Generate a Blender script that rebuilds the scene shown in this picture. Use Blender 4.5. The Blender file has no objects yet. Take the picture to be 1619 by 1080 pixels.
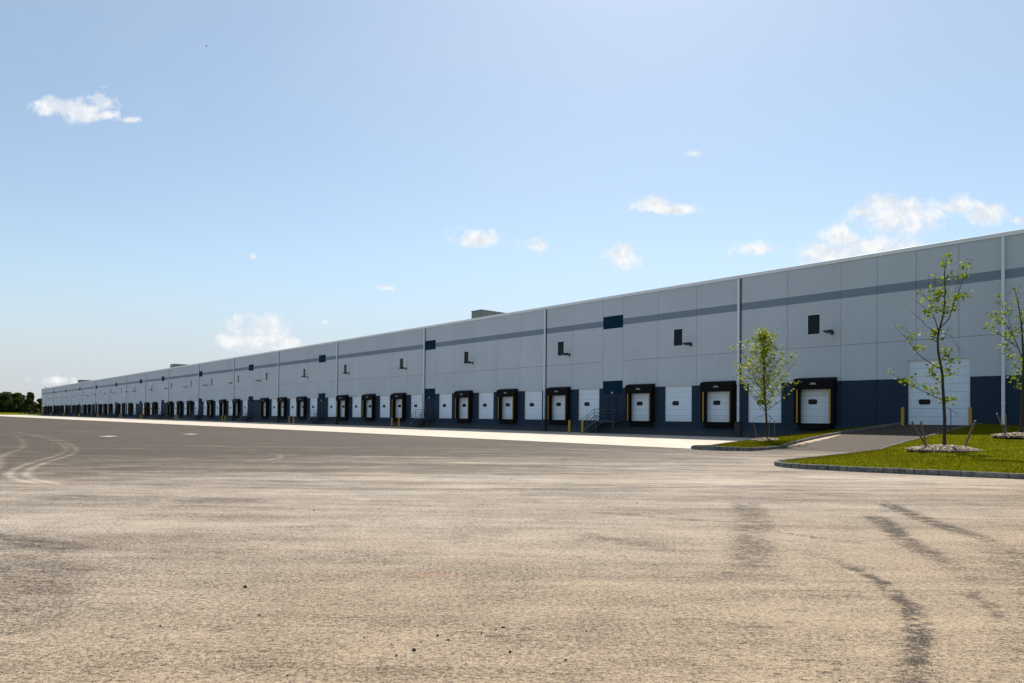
import bpy, bmesh, math, random
import numpy as np
from mathutils import Vector, Matrix, Quaternion
random.seed(7); rng = np.random.default_rng(7)
SC = bpy.context.scene
COL = SC.collection
PI = math.pi

# ------------------------------------------------------------------ frame of the building
CAM_H = 1.53
O = Vector((18.136, 54.549, 0)); WD = Vector((0.664828, -0.746996, 0)); NN = Vector((0.746996, 0.664828, 0))
ROTZ = math.atan2(WD.y, WD.x)
def LW(lx, ly, z=0.0):
    return O + WD * lx + NN * ly + Vector((0, 0, z))

# ------------------------------------------------------------------ node helpers
def new_mat(name):
    m = bpy.data.materials.new(name); m.use_nodes = True
    nt = m.node_tree; b = nt.nodes['Principled BSDF']
    return m, nt, b
class NT:
    def __init__(s, nt): s.nt = nt
    def n(s, t, **kw):
        nd = s.nt.nodes.new(t)
        for k, v in kw.items():
            if k == 'ins':
                for a, b in v.items():
                    s.set(nd.inputs[a], b)
            else: setattr(nd, k, v)
        return nd
    def set(s, inp, v):
        if isinstance(v, bpy.types.NodeSocket): s.nt.links.new(v, inp)
        else: inp.default_value = v
    def math(s, op, a, b=None, c=None, clamp=False):
        nd = s.n('ShaderNodeMath', operation=op, use_clamp=clamp); s.set(nd.inputs[0], a)
        if b is not None: s.set(nd.inputs[1], b)
        if c is not None: s.set(nd.inputs[2], c)
        return nd.outputs[0]
    def mix(s, f, a, b, bt='MIX'):
        nd = s.n('ShaderNodeMix', data_type='RGBA', blend_type=bt); s.set(nd.inputs[0], f); s.set(nd.inputs[6], a); s.set(nd.inputs[7], b)
        return nd.outputs[2]
    def noise(s, vec, scale, detail=4, rough=0.55, dist=0.0):
        nd = s.n('ShaderNodeTexNoise'); s.set(nd.inputs['Vector'], vec)
        nd.inputs['Scale'].default_value = scale; nd.inputs['Detail'].default_value = detail
        nd.inputs['Roughness'].default_value = rough; nd.inputs['Distortion'].default_value = dist
        return nd.outputs['Fac']
    def mr(s, v, a, b, c=0.0, d=1.0, smooth=True):
        nd = s.n('ShaderNodeMapRange', interpolation_type='SMOOTHSTEP' if smooth else 'LINEAR')
        s.set(nd.inputs[0], v)
        for i, q in enumerate((a, b, c, d)): s.set(nd.inputs[i + 1], q)
        return nd.outputs[0]
    def mapping(s, vec, loc=(0, 0, 0), rot=(0, 0, 0), scale=(1, 1, 1)):
        nd = s.n('ShaderNodeMapping'); s.set(nd.inputs[0], vec)
        nd.inputs[1].default_value = loc; nd.inputs[2].default_value = rot; nd.inputs[3].default_value = scale
        return nd.outputs[0]
    def pos(s): return s.n('ShaderNodeNewGeometry').outputs['Position']
    def obj(s): return s.n('ShaderNodeTexCoord').outputs['Object']
    def sep(s, v):
        nd = s.n('ShaderNodeSeparateXYZ'); s.set(nd.inputs[0], v); return nd.outputs
    def bump(s, h, strength, dist, normal=None):
        nd = s.n('ShaderNodeBump'); s.set(nd.inputs['Height'], h); nd.inputs['Strength'].default_value = strength
        nd.inputs['Distance'].default_value = dist
        if normal is not None: s.set(nd.inputs['Normal'], normal)
        return nd.outputs[0]
def c4(r, g, b): return (r, g, b, 1.0)

def simple(name, col, rough=0.6, metal=0.0, var=0.12, vscale=6.0, bump=0.0, spec=0.5):
    m, nt, b = new_mat(name); N = NT(nt)
    o = N.obj()
    f = N.noise(o, vscale, 5, 0.6)
    k = N.mr(f, 0.3, 0.7, 1 - var, 1 + var, False)
    col4 = c4(*col)
    mm = N.n('ShaderNodeMix', data_type='RGBA', blend_type='MULTIPLY'); mm.inputs[0].default_value = 1
    mm.inputs[6].default_value = col4
    cmb = N.n('ShaderNodeCombineColor'); 
    for i in range(3): N.set(cmb.inputs[i], k)
    N.set(mm.inputs[7], cmb.outputs[0])
    N.set(b.inputs['Base Color'], mm.outputs[2])
    b.inputs['Roughness'].default_value = rough; b.inputs['Metallic'].default_value = metal
    b.inputs['Specular IOR Level'].default_value = spec
    if bump: N.set(b.inputs['Normal'], N.bump(N.noise(o, vscale * 8, 4), bump, 0.01))
    return m

# ------------------------------------------------------------------ materials
def mat_wall():
    m, nt, b = new_mat('painted_concrete_panels'); N = NT(nt)
    o = N.obj(); x, y, z = N.sep(o)
    grey = c4(.465, .528, .600); band = c4(.190, .245, .320); navy = c4(.018, .038, .066)
    f1 = N.math('GREATER_THAN', z, 4.27)
    f2 = N.math('MULTIPLY', N.math('GREATER_THAN', z, 10.14), N.math('LESS_THAN', z, 10.72))
    c = N.mix(f1, navy, grey); c = N.mix(f2, c, band)
    big = N.noise(o, 0.22, 4, 0.6)
    streak = N.noise(N.mapping(o, scale=(2.2, 1, 0.10)), 1.0, 5, 0.65)
    v = N.math('ADD', N.mr(big, 0.3, 0.7, 0.95, 1.05, False), N.mr(streak, 0.35, 0.75, 0.02, -0.03, False))
    # each panel was rolled in a slightly different pass
    cell = N.n('ShaderNodeTexWhiteNoise', noise_dimensions='1D'); N.set(cell.inputs['W'], N.math('FLOOR', N.math('DIVIDE', x, 3.94)))
    v = N.math('ADD', v, N.mr(cell.outputs['Value'], 0, 1, -0.012, 0.012, False))
    # splash dirt along the foot of the wall
    dirt = N.math('MULTIPLY', N.mr(z, 0.9, 0.0, 0, 0.6), N.noise(o, 2.4, 5, 0.7))
    cmb = N.n('ShaderNodeCombineColor'); [N.set(cmb.inputs[i], v) for i in range(3)]
    c = N.mix(1.0, c, cmb.outputs[0], 'MULTIPLY')
    c = N.mix(dirt, c, c4(.16, .14, .12))
    N.set(b.inputs['Base Color'], c); b.inputs['Roughness'].default_value = 0.85; b.inputs['Specular IOR Level'].default_value = 0.2
    N.set(b.inputs['Normal'], N.bump(N.noise(o, 35, 4, 0.6), 0.25, 0.004))
    return m
M = {}
M['wall'] = mat_wall()
M['joint'] = simple('dark_joint', (.16, .17, .18), 0.9)
M['accent'] = simple('accent_blue_paint', (.003, .024, .050), 0.9, vscale=2, spec=0.12)
M['navy'] = simple('navy_paint', (.016, .032, .056), 0.8, spec=0.2)
M['coping'] = simple('white_metal_coping', (.74, .77, .80), 0.45, 0.0, 0.06, 1.5)
M['pipe'] = simple('white_downspout_paint', (.66, .72, .80), 0.4, 0.0, 0.05)
M['side_shade'] = simple('painted_side_shade', (.035, .045, .06), 0.9, spec=0.1)  # dark colour stands for shade on the downspout's side
M['rust'] = simple('dark_brown_iron', (.035, .028, .024), 0.8, 0, .4, 9)
M['roof'] = simple('roof_membrane', (.45, .45, .44), 0.8)
M['black'] = simple('black_foam_vinyl', (.005, .005, .006), 0.9, 0, .3, 9, .2, .2)
M['rubber'] = simple('black_rubber', (.006, .006, .006), 0.9, 0, .3, 14, .3, .2)
M['yellow'] = simple('yellow_paint', (.44, .255, .008), 0.6, 0, .12, 8)
M['yellow_strip'] = simple('yellow_vinyl_strip', (.42, .235, .010), 0.7)
M['steel'] = simple('blue_grey_painted_steel', (.045, .065, .09), 0.6, 0.0, spec=0.3)
M['steel_dark'] = simple('dark_painted_steel', (.045, .062, .080), 0.6, 0.0, spec=0.3)
M['lamp'] = simple('dark_bronze_lamp', (.012, .012, .014), 0.5, 0.3)
M['plate'] = simple('pale_number_plate', (.35, .35, .34), 0.5)
M['hvac'] = simple('rooftop_unit_green_grey', (.155, .175, .155), 0.55, 0, .1, 1.2)
M['hvac_dark'] = simple('rooftop_unit_louver', (.045, .05, .045), 0.6)
M['galv'] = simple('pale_galvanised_plate', (.62, .62, .60), 0.35, 0.4)
M['darksoil'] = simple('dark_planted_soil', (.014, .016, .007), 1.0, 0, .3, 1.5, spec=0.0)
M['lid'] = simple('pale_drain_lid', (.80, .79, .77), 0.6)
M['white_frame'] = simple('window_frame_aluminium', (.60, .65, .70), 0.5, 0.0)

def mat_door():
    m, nt, b = new_mat('white_sectional_door'); N = NT(nt)
    o = N.obj(); x, y, z = N.sep(o)
    ribs = N.math('SINE', N.math('MULTIPLY', z, 2 * PI / 0.1525))
    v = N.mr(N.noise(N.mapping(o, scale=(1, 1, .35)), 2.5, 5, 0.6), 0.3, 0.7, 0.94, 1.03, False)
    cmb = N.n('ShaderNodeCombineColor'); [N.set(cmb.inputs[i], v) for i in range(3)]
    c = N.mix(1.0, c4(.66, .77, .90), cmb.outputs[0], 'MULTIPLY')
    dirt = N.math('MULTIPLY', N.mr(z, 1.9, 1.2, 0, 0.35), N.noise(o, 3, 5, 0.7))
    c = N.mix(dirt, c, c4(.26, .25, .24))
    N.set(b.inputs['Base Color'], c); b.inputs['Roughness'].default_value = 0.42
    N.set(b.inputs['Normal'], N.bump(ribs, 0.35, 0.006))
    return m
M['door'] = mat_door()
def mat_glass():
    m, nt, b = new_mat('dark_window_glass'); N = NT(nt)
    b.inputs['Base Color'].default_value = c4(.003, .010, .016); b.inputs['Roughness'].default_value = 0.1
    b.inputs['Specular IOR Level'].default_value = 0.15
    N.set(b.inputs['Normal'], N.bump(N.noise(N.obj(), 1.3, 2), 0.05, 0.02))
    return m
M['glass'] = mat_glass()

def mat_asphalt(name, ramp=False):
    m, nt, b = new_mat(name); N = NT(nt)
    p = N.pos(); x, y, z = N.sep(p)
    # --- where the dust lies (plain dirt distribution, larger near the dirt haul route)
    edge = N.math('SUBTRACT', y, N.math('MULTIPLY', x, 0.60))
    wob = N.noise(p, 0.09, 4, 0.6)
    edge = N.math('ADD', edge, N.math('MULTIPLY', N.math('SUBTRACT', wob, 0.5), 16.0))
    dust = N.mr(edge, 12.0, 37.0, 0.88, 0.0)
    sweep = N.noise(N.mapping(p, rot=(0, 0, 0.06), scale=(0.035, 0.42, 1)), 1.0, 6, 0.62, 0.6)     # long sweeps of the rear trucks
    sweep2 = N.noise(N.mapping(p, rot=(0, 0, -0.30), scale=(0.12, 0.95, 1)), 1.0, 5, 0.6, 0.8)
    nearf = N.mr(y, 8.0, 20.0, 0.30, 1.0)
    dust = N.math('ADD', dust, N.math('MULTIPLY', N.mr(sweep, 0.30, 0.72, -0.25, 0.30, False), nearf))
    dust = N.math('ADD', dust, N.math('MULTIPLY', N.mr(sweep2, 0.35, 0.7, -0.14, 0.18, False), 1.0))
    patch = N.noise(p, 0.9, 6, 0.72, 0.6)
    dust = N.math('ADD', dust, N.mr(patch, 0.32, 0.70, -0.15, 0.12, False))
    if ramp: dust = N.math('ADD', N.math('MULTIPLY', dust, 0.12), -0.28)
    at = N.n('ShaderNodeAttribute', attribute_name='tracks')
    tr, tg, tb = N.n('ShaderNodeSeparateColor').outputs, None, None
    sc = nt.nodes[-1] if False else tr[0].node; N.set(sc.inputs[0], at.outputs['Color'])
    brk = N.noise(N.mapping(p, scale=(2.2, 5.5, 1)), 1.0, 6, 0.75)
    brk2 = N.noise(p, 9.0, 5, 0.7)
    kd = N.math('MULTIPLY', tr[0], N.math('ADD', N.mr(brk, 0.40, 0.58, 0.15, 1.0), N.mr(brk2, 0.4, 0.6, -0.25, 0.35)))
    dust = N.math('SUBTRACT', dust, N.math('MULTIPLY', kd, 1.15))
    kl = N.math('MULTIPLY', tr[1], N.mr(brk, 0.25, 0.6, 0.45, 1.0))
    dust = N.math('ADD', dust, N.math('MULTIPLY', kl, 0.72))
    # ripples: short dark dashes where the dust is thin across the screed marks
    rip = N.noise(N.mapping(p, rot=(0, 0, 0.10), scale=(4.0, 15.0, 1)), 1.0, 5, 0.66, 1.0)
    ripm = N.noise(p, 0.8, 3, 0.5)
    ripf = N.math('MULTIPLY', N.mr(rip, 0.53, 0.64, 0, 1), N.mr(ripm, 0.38, 0.62, 0.25, 1.0))
    dust = N.math('SUBTRACT', dust, N.math('MULTIPLY', ripf, 0.34))
    # aggregate: stones and dusty voids
    vor = N.n('ShaderNodeTexVoronoi', feature='F1'); N.set(vor.inputs['Vector'], p); vor.inputs['Scale'].default_value = 95
    vor2 = N.n('ShaderNodeTexVoronoi', feature='F1'); N.set(vor2.inputs['Vector'], p); vor2.inputs['Scale'].default_value = 230
    fine = N.noise(p, 60, 4, 0.75)
    fine2 = N.noise(p, 210, 2, 0.7)
    micro = N.math('ADD', N.mr(fine, 0.3, 0.7, -0.42, 0.34, False), N.mr(fine2, 0.3, 0.7, -0.40, 0.34, False))
    grain = N.noise(N.mapping(p, scale=(1.0, 1.5, 1)), 26, 4, 0.7, 0.5)
    micro = N.math('ADD', micro, N.mr(grain, 0.34, 0.66, -0.52, 0.34, False))
    far3 = N.noise(N.mapping(p, rot=(0, 0, 0.12), scale=(0.5, 3.6, 1)), 1.0, 4, 0.6, 0.6)
    micro = N.math('ADD', micro, N.math('MULTIPLY', N.mr(far3, 0.35, 0.65, -0.22, 0.20, False), N.mr(y, 8.0, 18.0, 0.35, 1.0)))
    micro = N.math('ADD', micro, N.mr(vor.outputs['Distance'], 0.0, 0.7, 0.18, -0.26, False))
    d = N.math('ADD', dust, micro)
    d = N.mr(d, 0.0, 1.0, 0.0, 1.0, False)
    stone = N.mix(N.mr(N.sep(vor.outputs['Color'])[0], 0.55, 1.0, 0, 1), c4(.043, .031, .021), c4(.16, .12, .08))
    tint = N.noise(p, 0.33, 3, 0.5)
    dcol = N.mix(N.mr(edge, 2, 13, 0, 1), c4(.450, .342, .228), c4(.515, .440, .355))
    dcol = N.mix(N.mr(tint, 0.42, 0.72, 0, 0.40), dcol, c4(.47, .345, .245))
    dcol = N.mix(N.mr(N.sep(vor2.outputs['Color'])[1], 0.6, 1, 0, 0.45), dcol, c4(.64, .50, .34))
    c = N.mix(d, stone, dcol)
    c = N.mix(N.math('MULTIPLY', tr[2], N.mr(brk2, 0.4, 0.6, 0.2, 0.8)), c, c4(.40, .085, .05))
    N.set(b.inputs['Base Color'], c)
    N.set(b.inputs['Roughness'], N.mr(d, 0, 1, 0.72, 0.92, False)); b.inputs['Specular IOR Level'].default_value = 0.12
    h = N.math('ADD', N.math('MULTIPLY', fine, 0.5), N.math('MULTIPLY', vor.outputs['Distance'], -0.5))
    nb = N.bump(h, 0.55, 0.012)
    nb = N.bump(rip, 0.25, 0.03, nb)
    N.set(b.inputs['Normal'], nb)
    return m
M['asphalt'] = mat_asphalt('dusty_asphalt'); M['ramp'] = mat_asphalt('driveway_asphalt', True)

def mat_concrete():
    m, nt, b = new_mat('pale_concrete_apron'); N = NT(nt)
    o = N.obj(); x, y, z = N.sep(o)
    jx = N.math('LESS_THAN', N.math('ABSOLUTE', N.math('SUBTRACT', N.math('FRACT', N.math('DIVIDE', x, 3.94)), 0.5)), 0.006)
    jy = N.math('LESS_THAN', N.math('ABSOLUTE', N.math('SUBTRACT', N.math('FRACT', N.math('DIVIDE', y, 4.2)), 0.5)), 0.004)
    j = N.math('MAXIMUM', jx, jy)
    v = N.noise(o, 0.35, 5, 0.65)
    t = N.noise(N.mapping(o, scale=(.3, 1.6, 1)), 1.0, 5, 0.6)
    c = N.mix(N.mr(v, 0.3, 0.7, 0, 1), c4(.46, .385, .295), c4(.60, .515, .41))
    c = N.mix(N.mr(t, 0.50, 0.78, 0, 0.28), c, c4(.38, .33, .28))
    c = N.mix(N.math('MULTIPLY', j, 0.6), c, c4(.13, .115, .10))
    N.set(b.inputs['Base Color'], c); b.inputs['Roughness'].default_value = 0.8
    N.set(b.inputs['Normal'], N.bump(N.noise(o, 30, 4, 0.7), 0.2, 0.004))
    return m
M['concrete'] = mat_concrete()
def mat_grass_soil():
    m, nt, b = new_mat('lawn_turf'); N = NT(nt)
    p = N.pos()
    a = N.noise(p, 0.9, 4, 0.6); f = N.noise(p, 14, 5, 0.7)
    c = N.mix(N.mr(a, 0.35, 0.7, 0, 1), c4(.100, .112, .004), c4(.155, .158, .006))
    c = N.mix(N.mr(f, 0.45, 0.75, 0, 0.7), c, c4(.040, .048, .005))
    N.set(b.inputs['Base Color'], c); b.inputs['Roughness'].default_value = 0.9
    b.inputs['Specular IOR Level'].default_value = 0.0
    N.set(b.inputs['Normal'], N.bump(f, 0.8, 0.05))
    return m
M['turf'] = mat_grass_soil()
def mat_leafy(name, cols, trans=0.45, spec=0.35):
    m = bpy.data.materials.new(name); m.use_nodes = True; nt = m.node_tree; N = NT(nt)
    nt.nodes.clear(); out = nt.nodes.new('ShaderNodeOutputMaterial')
    rnd = N.n('ShaderNodeNewGeometry').outputs['Random Per Island']
    r = nt.nodes.new('ShaderNodeValToRGB'); N.set(r.inputs[0], rnd)
    el = r.color_ramp.elements
    el[0].position = 0; el[0].color = c4(*cols[0]); el[1].position = 1; el[1].color = c4(*cols[-1])
    for i, q in enumerate(cols[1:-1]):
        e = el.new((i + 1) / (len(cols) - 1)); e.color = c4(*q)
    pb = nt.nodes.new('ShaderNodeBsdfPrincipled'); N.set(pb.inputs['Base Color'], r.outputs[0]); pb.inputs['Roughness'].default_value = 0.55
    pb.inputs['Specular IOR Level'].default_value = spec
    tr = nt.nodes.new('ShaderNodeBsdfTranslucent')
    tc = N.mix(1.0, r.outputs[0], c4(1.5, 1.35, .45), 'MULTIPLY'); N.set(tr.inputs[0], tc)
    mx = nt.nodes.new('ShaderNodeMixShader'); mx.inputs[0].default_value = trans
    nt.links.new(pb.outputs[0], mx.inputs[1]); nt.links.new(tr.outputs[0], mx.inputs[2]); nt.links.new(mx.outputs[0], out.inputs[0])
    return m
M['leafA'] = mat_leafy('young_maple_leaves', [(.09, .14, .012), (.20, .26, .02), (.33, .37, .05), (.15, .21, .02)], 0.5)
M['leafB'] = mat_leafy('young_oak_leaves', [(.060, .11, .010), (.15, .21, .014), (.24, .30, .03), (.09, .15, .012)], 0.5)
M['blade'] = mat_leafy('grass_blades', [(.065, .070, .003), (.10, .096, .004), (.15, .13, .007), (.08, .08, .004)], 0.35, 0.03)
M['farleaf'] = mat_leafy('distant_tree_leaves', [(.018, .030, .006), (.040, .060, .012), (.075, .095, .018), (.028, .045, .009)], 0.25, 0.1)
M['shrubleaf'] = mat_leafy('dark_shrub_leaves', [(.012, .018, .008), (.02, .03, .01)], 0.1)
M['bark'] = simple('dark_bark', (.035, .026, .020), 0.9, 0, .35, 14, .6)
M['stake'] = simple('weathered_stake_wood', (.15, .105, .072), 0.85, 0, .3, 18, .4)
M['strap'] = simple('black_tie_strap', (.01, .01, .01), 0.7)
M['sand'] = simple('drifted_sand', (.50, .37, .26), 0.95, 0, .25, 3, .5)
M['pebble'] = simple('dark_stones', (.022, .02, .019), 0.85, 0, .4, 30)
M['granite'] = simple('granite_kerb_blocks', (.16, .16, .155), 0.9, 0, .5, 5, .5, .2)
def mat_mulch():
    m = mat_leafy('wood_chip_mulch', [(.11, .07, .045), (.32, .23, .16), (.50, .39, .29), (.21, .145, .10)], 0.0); return m
M['mulch'] = mat_mulch()

# ------------------------------------------------------------------ mesh helpers
class MB:
    def __init__(s): s.v = []; s.f = []
    def box(s, x0, x1, y0, y1, z0, z1):
        i = len(s.v)
        s.v += [(x0, y0, z0), (x1, y0, z0), (x1, y1, z0), (x0, y1, z0), (x0, y0, z1), (x1, y0, z1), (x1, y1, z1), (x0, y1, z1)]
        for q in ((0, 3, 2, 1), (4, 5, 6, 7), (0, 1, 5, 4), (1, 2, 6, 5), (2, 3, 7, 6), (3, 0, 4, 7)): s.f.append([i + k for k in q])
        return s
    def bevbox(s, x0, x1, y0, y1, z0, z1, b):
        bm = bmesh.new(); bmesh.ops.create_cube(bm, size=1)
        for v in bm.verts:
            v.co = Vector(((x0 + x1) / 2 + v.co.x * (x1 - x0), (y0 + y1) / 2 + v.co.y * (y1 - y0), (z0 + z1) / 2 + v.co.z * (z1 - z0)))
        bmesh.ops.bevel(bm, geom=bm.edges[:], offset=b, segments=2, affect='EDGES')
        s.add_bm(bm); return s
    def add_bm(s, bm):
        i = len(s.v); bm.verts.index_update()
        s.v += [tuple(v.co) for v in bm.verts]
        s.f += [[i + v.index for v in f.verts] for f in bm.faces]; bm.free()
    def prism(s, poly, axis, a, b):
        """poly: 2D points; axis 'y': (x,z) extruded along y; 'x': (y,z) along x; 'z': (x,y) along z"""
        i = len(s.v); n = len(poly)
        for t in (a, b):
            for p, q in poly:
                s.v.append({'y': (p, t, q), 'x': (t, p, q), 'z': (p, q, t)}[axis])
        s.f.append([i + k for k in range(n)][::-1]); s.f.append([i + n + k for k in range(n)])
        for k in range(n):
            s.f.append([i + k, i + (k + 1) % n, i + n + (k + 1) % n, i + n + k])
        return s
    def tube(s, pts, radii, seg=6, cap=True):
        pts = [Vector(p) for p in pts]
        if not isinstance(radii, (list, tuple)): radii = [radii] * len(pts)
        base = len(s.v); prev = None
        for k, p in enumerate(pts):
            d = (pts[min(k + 1, len(pts) - 1)] - pts[max(k - 1, 0)])
            if d.length < 1e-9: d = Vector((0, 0, 1))
            d.normalize()
            if prev is None:
                a = Vector((1, 0, 0)) if abs(d.x) < 0.8 else Vector((0, 1, 0)); u = d.cross(a).normalized()
            else:
                u = (prev - d * prev.dot(d)); u = u.normalized() if u.length > 1e-6 else d.orthogonal().normalized()
            prev = u; w = d.cross(u)
            for j in range(seg):
                an = 2 * PI * j / seg
                s.v.append(tuple(p + (u * math.cos(an) + w * math.sin(an)) * radii[k]))
        for k in range(len(pts) - 1):
            for j in range(seg):
                a = base + k * seg + j; b = base + k * seg + (j + 1) % seg
                s.f.append([a, b, b + seg, a + seg])
        if cap:
            s.f.append([base + j for j in range(seg)][::-1]); e = base + (len(pts) - 1) * seg
            s.f.append([e + j for j in range(seg)])
        return s
    def build(s, name, mat, parent=None, loc=None, smooth=False):
        me = bpy.data.meshes.new(name); me.from_pydata(s.v, [], s.f); me.update()
        if mat is not None: me.materials.append(mat)
        if smooth: me.polygons.foreach_set('use_smooth', [True] * len(me.polygons))
        bm = bmesh.new(); bm.from_mesh(me); bmesh.ops.recalc_face_normals(bm, faces=bm.faces); bm.to_mesh(me); bm.free()
        o = bpy.data.objects.new(name, me); COL.objects.link(o)
        if parent: o.parent = parent
        if loc: o.location = loc
        return o
def fast_mesh(name, V, F, mat, parent=None, smooth=False):
    me = bpy.data.meshes.new(name); V = np.asarray(V, dtype=np.float32); F = np.asarray(F, dtype=np.int32)
    k = F.shape[1]
    me.vertices.add(len(V)); me.vertices.foreach_set('co', V.ravel())
    me.loops.add(F.size); me.loops.foreach_set('vertex_index', F.ravel())
    me.polygons.add(len(F)); me.polygons.foreach_set('loop_start', np.arange(0, F.size, k, dtype=np.int32))
    try: me.polygons.foreach_set('loop_total', np.full(len(F), k, dtype=np.int32))
    except Exception: pass
    me.update(calc_edges=True); me.materials.append(mat)
    if smooth: me.polygons.foreach_set('use_smooth', [True] * len(me.polygons))
    o = bpy.data.objects.new(name, me); COL.objects.link(o)
    if parent: o.parent = parent
    return o
def tag(o, label=None, cat=None, group=None, kind=None):
    if label: o['label'] = label
    if cat: o['category'] = cat
    if group: o['group'] = group
    if kind: o['kind'] = kind
    return o
def empty(name, loc=(0, 0, 0), rz=0.0, label=None, cat=None, group=None):
    o = bpy.data.objects.new(name, None); COL.objects.link(o); o.location = loc; o.rotation_euler = (0, 0, rz); o.empty_display_size = 0.3
    return tag(o, label, cat, group)
def copy_tree(o, parent=None, loc=None):
    c = o.copy(); COL.objects.link(c)
    if parent is not None: c.parent = parent
    if loc is not None: c.location = loc
    for ch in list(o.children): copy_tree(ch, c)
    return c

def chaikin(pts, n=2):
    pts = [np.array(p, float) for p in pts]
    for _ in range(n):
        q = [pts[0]]
        for a, b in zip(pts[:-1], pts[1:]): q += [a * .75 + b * .25, a * .25 + b * .75]
        q.append(pts[-1]); pts = q
    return pts
def resample(pts, n):
    P = np.array(pts, float); d = np.r_[0, np.cumsum(np.linalg.norm(np.diff(P, axis=0), axis=1))]
    t = np.linspace(0, d[-1], n)
    return np.c_[[np.interp(t, d, P[:, i]) for i in range(P.shape[1])]].T
def coons(c0, c1, d0, d1, nu, nv):
    c0 = resample(c0, nu); c1 = resample(c1, nu); d0 = resample(d0, nv); d1 = resample(d1, nv)
    u = np.linspace(0, 1, nu)[None, :, None]; v = np.linspace(0, 1, nv)[:, None, None]
    S = (1 - v) * c0[None] + v * c1[None] + (1 - u) * d0[:, None] + u * d1[:, None] \
        - ((1 - u) * (1 - v) * c0[0] + u * (1 - v) * c0[-1] + (1 - u) * v * c1[0] + u * v * c1[-1])
    return S
def grid_faces(nv, nu):
    i = np.arange(nv * nu).reshape(nv, nu)
    return np.stack([i[:-1, :-1], i[:-1, 1:], i[1:, 1:], i[1:, :-1]], -1).reshape(-1, 4)
def local_to_world(P):
    P = np.asarray(P, float)
    X = O.x + WD.x * P[..., 0] + NN.x * P[..., 1]; Y = O.y + WD.y * P[..., 0] + NN.y * P[..., 1]
    return np.stack([X, Y, P[..., 2]], -1)
def smst(t): t = np.clip(t, 0, 1); return t * t * (3 - 2 * t)

# ------------------------------------------------------------------ world, sun, camera
SUN_EL, SUN_AZ = math.radians(52), math.radians(12)
CLOUDS = [(-0.677,0.448,0.026,0.012),(-0.639,0.448,0.035,0.016),(-0.605,0.438,0.020,0.008),(-0.565,0.432,0.020,0.006),(-0.605,0.481,0.011,0.003),(-0.363,0.127,0.037,0.017),(-0.386,0.107,0.039,0.014),(-0.344,0.104,0.032,0.012),(-0.381,0.232,0.008,0.007),(-0.353,0.230,0.013,0.005),(-0.053,0.261,0.037,0.011),(0.040,0.250,0.015,0.010),(0.058,0.241,0.011,0.004),(0.160,0.237,0.019,0.016),(0.164,0.219,0.011,0.007),(0.203,0.315,0.024,0.009),(0.238,0.307,0.030,0.006),(0.266,0.390,0.013,0.006),(0.357,0.249,0.028,0.008),(0.391,0.251,0.013,0.004),(0.566,0.299,0.057,0.024),(0.547,0.315,0.028,0.013),(0.482,0.265,0.033,0.017),(0.463,0.244,0.037,0.019),(0.533,0.252,0.056,0.017),(0.654,0.316,0.030,0.012),(0.696,0.304,0.032,0.013),(-0.189,0.187,0.024,0.005),(-0.663,0.046,0.037,0.008),(-0.275,0.135,0.009,0.007),(0.744,0.296,0.007,0.006)]
FAINT = {4: .5, 8: .35, 9: .35, 17: .6, 19: .5, 27: .5, 28: .6, 29: .3, 12: .5, 3: .6, 14: .6}
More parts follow.
